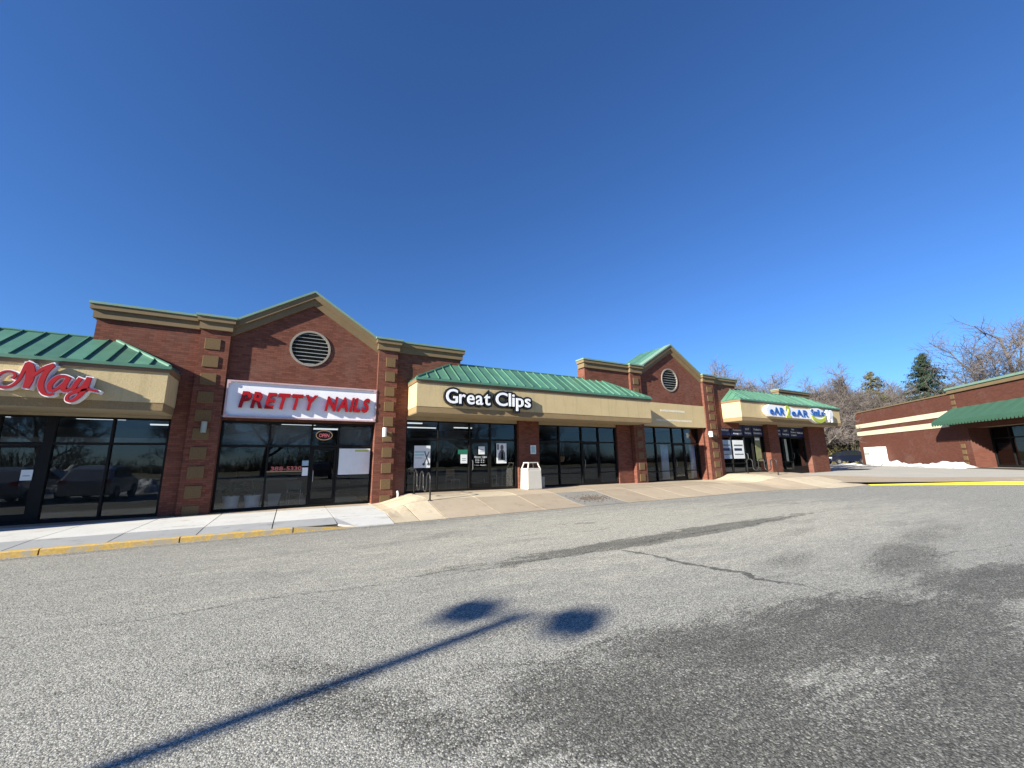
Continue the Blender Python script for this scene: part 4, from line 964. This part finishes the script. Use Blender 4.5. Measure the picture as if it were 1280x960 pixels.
box('parapet_end', BRICK_B, bB, 13.0, 13.4, .4, 8, 4, 5.72)
for zz in (5.62, 5.22, 4.82, 2.3, 1.9, 1.5, 1.1): box('quoin', QUOIN, bB, 13.08, 13.42, -.03, .05, zz-.28, zz)
AWN = mottled('green_awning_canvas', (.035, .10, .062), .12, 1.2, .85, fine=25, bump=.2)
av = []
for i in range(41):
    x = 12.95 + 11*i/40; sg_ = .02*math.sin(i*1.9)
    av += [(x, -.02, 4.70+sg_), (x, -1.25, 3.82), (x, -1.28, 3.60)]
aw = MB().add(av, [(i*3+j, (i+1)*3+j, (i+1)*3+j+1, i*3+j+1) for i in range(40) for j in range(2)]).add([(12.95, -.02, 4.70), (12.95, -1.25, 3.82), (12.95, -1.28, 3.60), (12.95, -.02, 3.60)], [(0,1,2,3)])
awn = aw.build('awning', AWN, bB)
vm = MB()
for i in range(44): vm.add([(12.95+.25*i+.01, -1.29, 3.64), (12.95+.25*i+.24, -1.29, 3.64), (12.95+.25*i+.19, -1.29, 3.50), (12.95+.25*i+.06, -1.29, 3.50), (12.95+.25*i+.01, -1.275, 3.64), (12.95+.25*i+.24, -1.275, 3.64), (12.95+.25*i+.19, -1.275, 3.50), (12.95+.25*i+.06, -1.275, 3.50)], [(0,1,2,3),(4,7,6,5),(2,1,5,6),(3,2,6,7),(0,3,7,4)])
vm.build('valance', AWN, awn)
storefront(bB, 1.1, [14.0+1.35*i for i in range(8)], .85, 3.3, 2.6, low=None, glass=GLASS_D)
MB().box(13.95, 24, 1.04, 1.16, ZB-.3, .86).build('sill_wall', BRICK_B, bB)
for i in range(7): box('window_panel', PAPER, bB, 14.06+1.35*i, 15.29+1.35*i, 1.2, 1.22, 1.9, 2.3)
box('interior_back', INT_DARK, bB, 13.95, 24, 4, 4.1, .6, 3.4); box('flat_roof', ASPH_F, bB, .3, 24, .4, 14, 5.0, 5.2)
box('interior_slab', INT_FLOOR, bB, 13.95, 24, 1.2, 4, .7, .85); box('soffit', SOFFIT, bB, 13.4, 24, .4, 1.3, 3.31, 3.4)
# white louvred cabinet by the far wall
def Bp(x, y): a = R(223); return (OB[0]+BS*(x*math.cos(a)-y*math.sin(a)), OB[1]+BS*(x*math.sin(a)+y*math.cos(a)))
cb = thing('utility_cabinet', 'white louvred metal cabinet standing against the far brick wall', 'cabinet', (*Bp(0, 0), OB[2]), R(223), local=True); cb.scale = (BS,)*3
box('cabinet_body', PAINT_W, cb, 2.3, 4.4, -.75, -.02, .6, 2.36, bevel=.015)
for i in range(3):
    box('louvre_panel', mottled('grey_louvre', (.42, .42, .38), .1, 3, .6), cb, 2.42+.26*i, 2.60+.26*i, -.765, -.745, 1.85-.0, 2.22)
    box('louvre_panel', mottled('grey_louvre2', (.5, .5, .45), .1, 3, .6), cb, 2.42+.26*i, 2.60+.26*i, -.765, -.745, .85, 1.70)
box('lock_bar', BLKST, cb, 2.4, 3.2, -.78, -.745, 1.74, 1.79)
# planting bed and snow banks along the far wall
bd = MB(); vs = [Bp(-1, -.05), Bp(20, -.05), Bp(20, -1.5), Bp(-1, -1.3)]
bd.slab(vs, .0, .46).build('planting_bed', mottled('dark_soil', (.06, .05, .04), .3, 2, 1., fine=20, bump=.5), kind='structure')
def snow_bank(x0, x1, yc, w, hgt, seed, label, zb_=.44, frame=Bp):
    nx, ny = 40, 12; vs = []
    for i in range(nx+1):
        for j in range(ny+1):
            u_, v_ = i/nx, j/ny; x = x0+(x1-x0)*u_; y = yc+(v_-.5)*w
            e = max(0, 1-(2*u_-1)**4)*max(0, 1-(2*v_-1)**2)
            nn = .65+.9*noise.noise(Vector((x*.45+seed*7.3, y*.8, seed)))+.45*noise.noise(Vector((x*1.9, y*2.1, seed*3)))+.25*noise.noise(Vector((x*4.3, y*4.7, seed*5)))
            z = zb_ - .06 + hgt*max(0, e*nn + .02) + .05*noise.noise(Vector((x*6, y*6, seed)))*e
            p = frame(x, y); vs.append((p[0], p[1], z))
    o = MB().add(vs, [(i*(ny+1)+j, (i+1)*(ny+1)+j, (i+1)*(ny+1)+j+1, i*(ny+1)+j+1) for i in range(nx) for j in range(ny)]).build('snow_bank', SNOW, smooth=True)
    return tag(o, label, 'snow', 'melting snow banks')
snow_bank(-1.2, 2.5, -1.2, 1.3, .26, 1, 'snow bank left of the white cabinet by the far wall')
snow_bank(4.6, 8.6, -.9, 1.6, .62, 2, 'largest snow bank right of the white cabinet')
snow_bank(8.3, 11.9, -.9, 1.2, .36, 3, 'low snow bank in the middle of the far brick wall')
snow_bank(11.6, 15.6, -1.2, 1.5, .66, 4, 'snow bank at the corner below the green awning')
snow_bank(3.5, 4.5, -1.9, .7, .35, 5, 'tiny snow lump in front of the white cabinet', .42)

# ------------------------------------------------------------------ car
def car_paint(name, c):
    n = N(name); n.col(c); n.p.inputs['Coat Weight'].default_value = .8; n.p.inputs['Coat Roughness'].default_value = .05; return n.set(.35, .3, .5)
def make_car(label, paint, group=None):
    t = thing('parked_car', label, 'car', (0, 0, 0), 0, group, local=True)
    prof = [(-2.25, .35), (-2.28, .62), (-2.2, .86), (-1.5, 1.0), (-1.15, 1.05), (-.45, 1.55), (.2, 1.66), (1.2, 1.64), (1.75, 1.5), (2.12, 1.1), (2.26, .95), (2.28, .5), (2.2, .32)]
    m = MB(); rows = []
    for s, wy in ((0, .90), (1, .90)): pass
    W_ = lambda z: .91 if z < 1.0 else .91 - .22*(z-1.0)/.66
    n = len(prof); vs = []
    for side_ in (-1, -.8, .8, 1):
        for x, z in prof:
            k = abs(side_); vs.append((x*(1 if k < 1 else .985), side_/abs(side_)*W_(z)*(1 if k == 1 else .86), z+(.02 if k < 1 and z > 1.5 else 0) - (0.03 if k == 1 and z > 1.5 else 0)))
    fs = [(r*n+i, (r+1)*n+i, (r+1)*n+i+1, r*n+i+1) for r in range(3) for i in range(n-1)] + [tuple(range(n)), tuple(range(4*n-1, 3*n-1, -1)), ] + [(r*n, r*n+n-1, (r+1)*n+n-1, (r+1)*n) for r in range(3)]
    body = m.add(vs, fs).build('body', paint, t, bevel=.03)
    for sd in (-1, 1):
        for poly, nm in (([(-.98, 1.06), (-.35, 1.48), (.15, 1.56), (.15, 1.06)], 'side_window'), ([(.22, 1.06), (.22, 1.56), (1.1, 1.55), (1.1, 1.06)], 'side_window'), ([(1.17, 1.08), (1.17, 1.54), (1.5, 1.5), (1.85, 1.15)], 'side_window')):
            vv = [(x, sd*(W_(z)+.012), z) for x, z in poly] + [(x, sd*(W_(z)-.02), z) for x, z in poly]; k = len(poly)
            MB().add(vv, [tuple(range(k)), tuple(range(2*k-1, k-1, -1))]+[(i, (i+1) % k, (i+1) % k+k, i+k) for i in range(k)]).build(nm, CARGLASS, body)
        for wx in (-1.4, 1.42):
            wl = MB().lathe([(.2, -.1), (.33, -.11), (.345, -.06), (.345, .06), (.33, .11), (.2, .1)], (0, 0, 0), 20); wl.v = [(wx+a, sd*.86+c, .345+b) for a, b, c in wl.v]
            w_ = wl.build('wheel', TYRE, t); r_ = MB().lathe([(.01, 0), (.2, 0), (.21, -.06)], (0, 0, 0), 12); r_.v = [(wx+a, sd*(.86+.09-c*.0+ (-.0)) , .345+b) for a, b, c in r_.v]
            r_ = MB().lathe([(.01, .07), (.21, .095), (.215, .0)], (0, 0, 0), 14); r_.v = [(wx+a, sd*(.86+c), .345+b) for a, b, c in r_.v]; r_.build('rim', STEEL, w_)
        box('headlight', PAPER, t, -2.27, -2.1, min(sd*.58, sd*.85), max(sd*.58, sd*.85), .74, .88); box('tail_light', REDL, t, 2.12, 2.27, min(sd*.62, sd*.88), max(sd*.62, sd*.88), .85, 1.02)
    MB().add([(-1.12, -.72, 1.075), (-1.12, .72, 1.075), (-.47, .62, 1.56), (-.47, -.62, 1.56), (-1.08, -.72, 1.05), (-1.08, .72, 1.05), (-.43, .62, 1.53), (-.43, -.62, 1.53)], [(0,1,2,3),(7,6,5,4),(0,4,5,1),(1,5,6,2),(2,6,7,3),(3,7,4,0)]).build('windscreen', CARGLASS, body)
    box('grille', BLKST, t, -2.30, -2.2, -.5, .5, .5, .72)
    box('licence_plate', PAPER, t, -2.315, -2.295, -.16, .16, .42, .54)
    return t
CARGLASS = mottled('car_glass', (.015, .018, .02), .1, 2, .06)
c1 = make_car('dark blue parked car in front of the brush between dental office and far building', car_paint('dark_blue_paint', (.012, .018, .04)))
c1.location = (70.2, 27.4, .43); c1.rotation_euler = (0, 0, R(-32)); c1.scale = (1.15,)*3

# ------------------------------------------------------------------ trees
def bare_tree(name, label, seed, hgt, spread, trunk_r, density=1., trunk_mat=None, fork=.28, group=None, levels=5):
    rnd = random.Random(seed); t = thing(name, label, 'tree', (0, 0, 0), 0, group, local=True)
    tm, cm = MB(), MB()
    def branch(p, d, L_, r0, lev):
        n = 4 if lev < 3 else 3; pts = [p]; dirs = []
        dd = d.copy()
        for i in range(n):
            j = Vector((rnd.gauss(0, 1), rnd.gauss(0, 1), rnd.gauss(0, .7)))
            dd = (dd + j*(.07 if lev == 0 else .14) + Vector((0, 0, .05 if lev < 3 else .07))).normalized()
            p = p + dd*L_/n; pts.append(p); dirs.append(dd.copy())
        r1 = r0*(.62 if lev < levels else .3)
        rads = [r0+(r1-r0)*i/n for i in range(n+1)]
        (tm if lev < 2 else cm).tube(pts, rads, 6 if lev < 2 else 3, False)
        if lev >= levels: return
        k = {0: 5, 1: 5, 2: 5, 3: 6, 4: 6, 5: 3}[lev]; k = max(2, round(k*density))
        for i in range(k):
            u_ = (.45 if lev == 0 else .25) + (1-(.45 if lev == 0 else .25))*(i+rnd.random()*.8)/k; u_ = min(u_, 1)
            idx = min(n-1, int(u_*n)); q = pts[idx].lerp(pts[idx+1], u_*n-idx)
            ax = dirs[idx].orthogonal(); ax.rotate(Matrix.Rotation(rnd.random()*6.28, 3, dirs[idx]))
            a = rnd.uniform(.45, .95)*spread; nd = (dirs[idx]*math.cos(a)+ax*math.sin(a)).normalized()
            branch(q, nd, L_*rnd.uniform(.52, .78)*(1.15 if lev == 0 else 1), max(.018, r1*rnd.uniform(.5, .75)), lev+1)
        if lev < 2: branch(p, dirs[-1], L_*.75, r1, lev+1)
    branch(Vector((0, 0, -.3)), Vector((0, 0, 1)), hgt*.36, trunk_r, 0)
    tm.build('trunk', trunk_mat or BARK, t, smooth=True); cm.build('crown', TWIG, t)
    return t
def conifer(name, label, seed, hgt, rad, mat, dens=1.):
    rnd = random.Random(seed); t = thing(name, label, 'tree', (0, 0, 0), 0, None, local=True)
    MB().tube([(0, 0, -.3), (0, 0, hgt*.6), (0, 0, hgt)], [.22, .12, .02], 6).build('trunk', BARK, t)
    m = MB(); br = MB(); n = int(150*dens)
    for i in range(n):
        f = (i+rnd.random())/n; z = hgt*(.10+.90*f); L_ = rad*(1-f)**.8*rnd.uniform(.6, 1.1)+.2; a = rnd.random()*6.28
        d = Vector((math.cos(a), math.sin(a), rnd.uniform(-.25, .1)))
        p0 = Vector((0, 0, z)); br.tube([p0, p0+d*L_], [.03, .008], 3, False)
        for k in range(int(16*L_)+6):
            u_ = rnd.uniform(.15, 1.05); p = p0+d*L_*u_ + Vector((rnd.gauss(0, .12), rnd.gauss(0, .12), rnd.gauss(-.08, .1)))
            e = Vector((rnd.gauss(0, 1), rnd.gauss(0, 1), rnd.gauss(-.3, .5))).normalized()*rnd.uniform(.15, .32); s_ = e.orthogonal().normalized()*rnd.uniform(.03, .07)
            m.add([p-s_, p+s_, p+e], [(0,1,2)])
            m.add([p-e*.5+s_, p-e*.3-s_, p+s_.cross(e).normalized()*.2], [(0,1,2)])
    m.build('crown', mat, t); br.build('branches', TWIG, t)
    return t
def put(o, x, y, z, rz=0, s=1.): o.location = (x, y, z); o.rotation_euler = (0, 0, rz); o.scale = (s, s, s); return o
ta = bare_tree('bare_tree', 'rounded bare tree rising behind the second gable and its parapet', 11, 13.5, 1.0, .28, 1.0, group='bare winter trees')
put(ta, 43.5, 27, .0, 0, 1.02)
tb_ = bare_tree('bare_tree', 'broad bare tree with dense brown twigs behind the dental office chimney block', 23, 13.5, 1.05, .30, 1.05, group='bare winter trees')
put(tb_, 76, 37, -.1, 0, 1.25)
tc_ = bare_tree('bare_tree', 'huge spreading bare tree above the green awning building at right edge', 37, 16, 1.15, .42, 1.0, group='bare winter trees')
put(tc_, 84.7, 12.0, -.2, 0, 1.35)
def more(src, label, x, y, z, rz, s):
    o = copy_tree(src); o['label'] = label; put(o, x, y, z, rz, s); return o
more(ta, 'bare tree behind the right end of the dental office roof', 82, 31.5, -.1, 2.1, 1.38)
more(tb_, 'bare tree between the dental roof chimney block and the pale trunk', 92, 40, -.1, 1.2, 1.45)
more(ta, 'bare tree beyond the pine and left end of the far building', 108, 33, -.1, 4.0, 1.3)
more(tb_, 'slender bare tree rising directly behind the dark spruce', 106, 26, -.1, 2.6, 1.55)
more(tb_, 'bare tree between the dark spruce and the huge spreading tree', 92, 18.5, -.2, 5.0, 1.05)
more(tc_, 'bare tree cut by the right edge of the picture', 98, 8.4, -.2, 2.2, 1.3)
more(ta, 'low bare tree hugging the roofline left of the dental chimney block', 70, 41, -.1, .7, .85)
more(ta, 'bare tree low over the parapet behind the car', 92, 35.5, -.1, 3.3, 1.05)
more(tb_, 'low bare tree seen over the middle of the dental office roof', 84, 41, -.1, 5.2, 1.05)
more(ta, 'bare tree filling the gap left of the pine above the dental sign', 78, 33.5, -.1, 1.0, 1.2)
more(tb_, 'bare tree behind the pine and the left end of the far roofline', 96, 34, -.1, 3.9, 1.3)
more(ta, 'bare tree just left of the dark spruce above the far roofline', 100, 29, -.1, 5.6, 1.15)
more(tb_, 'bare tree right of the dark spruce over the far parapet', 88, 17, -.2, .4, 1.1)
more(ta, 'bare tree with fine crown right of the second gable parapet', 52, 34, -.1, 2.9, 1.0)
more(ta, 'bare tree standing close behind the rounded one at the second gable', 46.5, 29.5, -.1, 1.9, 1.02)
more(tb_, 'bare tree at the left edge of the wood behind the second gable parapet', 49, 29, -.1, 4.4, .92)
more(ta, 'thin bare tree over the dental roof ridge left of its chimney block', 66, 36, -.1, 5.1, 1.08)
more(tb_, 'bare tree over the right slope of the dental roof', 72, 31.5, -.1, 2.2, 1.12)
more(ta, 'bare tree above the car between dental office and far building', 80, 29, -.1, .3, 1.15)
more(tb_, 'bare tree peeking over the far roofline left of the spruce', 92, 25.5, -.1, 1.7, 1.12)
tp = bare_tree('bare_tree', 'bare tree with pale trunk just right of the dental office end wall', 51, 8.6, .95, .2, .8, trunk_mat=BARK_P, group='bare winter trees')
put(tp, 46.6, 19.9, .2, 0, 1.05)
conifer('spruce_tree', 'dark green spruce behind the far brick building', 5, 12.6, 5.0, NEEDLE, 1.9).location = (87, 21.5, -.2)
bpy.data.objects['spruce_tree'].scale = (1.4,)*3
conifer('pine_tree', 'brownish olive conifer behind the left end of the far building', 6, 11.4, 4.6, NEEDLE_B, 1.0).location = (85.8, 27.9, -.2)
bpy.data.objects['pine_tree'].scale = (1.4,)*3
# tangle of brush behind the car
rw = random.Random(8); wm = MB()
for i in range(9000):
    x = rw.uniform(-160, 200); y = -80 - abs(rw.gauss(0, 9)); L_ = rw.uniform(2, 9)*(.7+.3*math.sin(x*.09)+.25*math.sin(x*.031)); p = Vector((x, y, -.1))
    dr = Vector((rw.gauss(0, .25), rw.gauss(0, .25), 1)).normalized(); q_ = p+dr*L_*.5; wm.tube([p, q_, q_+(dr+Vector((rw.gauss(0, .3), rw.gauss(0, .3), 0)))*L_*.5], [.09, .06, .02], 3, False)
tag(wm.build('woodland', mottled('woodland_bark', (.06, .05, .04), .4, .3, .95), kind='stuff'), 'belt of bare woodland across the street, mirrored in the glass', 'woodland')
rb = random.Random(3); bm_ = MB()
for i in range(2600):
    a = R(rb.uniform(60, 76)); d = rb.uniform(80, 105); p = Vector((d*math.sin(a), d*math.cos(a), max(0, (d-90)*.12)))
    dr = Vector((rb.gauss(0, .5), rb.gauss(0, .5), rb.uniform(.5, 1.2))).normalized(); L_ = rb.uniform(1.0, 4.2)
    q_ = p+dr*L_*.5; r_ = q_+(dr+Vector((rb.gauss(0, .4), rb.gauss(0, .4), rb.gauss(0, .2))))*L_*.5
    bm_.tube([p, q_, r_], [.04, .028, .012], 3, False)
tag(bm_.build('brush', mottled('brush_twigs', (.20, .17, .075), .4, .7, .95), kind='stuff'), 'tangle of olive winter brush behind the parked car', 'brush')

# ------------------------------------------------------------------ parking-lot light (behind the camera; its shadow lies across the asphalt)
HX, HY = 2.36, 4.04; PH = 7.6
k_ = PH/math.tan(SUN_EL); px_, py_ = HX + sdir.x/math.cos(SUN_EL)*k_, HY + sdir.y/math.cos(SUN_EL)*k_
lp = thing('light_pole', 'tall twin headed parking lot light whose shadow crosses the asphalt', 'street lamp', (px_, py_, 0))
MB().tube([(px_, py_, .6), (px_, py_, PH)], [.10, .085], 10).build('pole', BLKST, lp)
MB().lathe([(.01, 0), (.28, 0), (.28, .7), (.01, .72)], (px_, py_, 0), 16).build('base', CONC_G, lp)
ax_ = Vector((.70, -.72, 0))
MB().tube([(px_-ax_.x*.35, py_-ax_.y*.35, PH-.02), (px_+ax_.x*.35, py_+ax_.y*.35, PH-.02)], .04, 6).build('arm', BLKST, lp)
for s_ in (-1, 1):
    c_ = Vector((px_, py_, PH-.02)) + ax_*s_*.58; e1 = ax_*.19; e2 = Vector((.72, .70, 0))*.22
    MB().slab([(c_+a*e1+b*e2).to_2d()[:] for a, b in ((-1, -1), (1, -1), (1, 1), (-1, 1))], c_.z-.09, c_.z+.09).build('lamp_head', BLKST, lp)

# ------------------------------------------------------------------ what the windows mirror: the other side of the lot
def Wp(x, y): return (x, y)
snow_bank(-15, -6.5, -1.6, 2.6, 1.4, 8, 'long ploughed snow bank across the lot mirrored in the left shop window', 0.0, Wp)
snow_bank(-26, -16, -1.0, 3.0, 1.3, 9, 'ploughed snow bank at the far left of the lot', 0.0, Wp)
for i, (x, y, rz, c) in enumerate(((-8.3, 3.6, 88, (.5, .51, .53)), (-11.2, 3.4, 92, (.35, .37, .40)), (-14.2, 3.7, 90, (.03, .06, .18)), (14, -17, 92, (.4, .4, .4)), (3, -15, 92, (.05, .05, .06)))):
    lb = ['white parked car facing the left shop, mirrored in its window', 'silver parked car facing the left shop, mirrored in its window', 'blue parked car facing the left shop, mirrored in its window', 'light grey parked car across the lot, mirrored in the glass', 'black parked car across the lot, mirrored in the glass'][i]
    o = copy_tree(c1); o['label'] = lb; o['group'] = 'cars across the lot'; o.location = (x, y, 0); o.rotation_euler = (0, 0, R(rz)); o.scale = (1,)*3
    for ch in o.children:
        if ch.name.startswith('body'):
            ch.data = ch.data.copy(); ch.data.materials[0] = car_paint('car_paint_%d' % i, c)
for i, (x, y, s_) in enumerate(((-24, -32, 1.), (-12, -35, .9), (-3, -31, 1.05), (8, -36, 1.), (18, -33, .9), (30, -38, 1.1), (42, -34, 1.))):
    more((ta, tb_, tc_)[i % 3], 'bare tree across the street behind the viewer, number %s from the left' % ['one', 'two', 'three', 'four', 'five', 'six', 'seven'][i], x, y, -.1, i*1.3, s_)
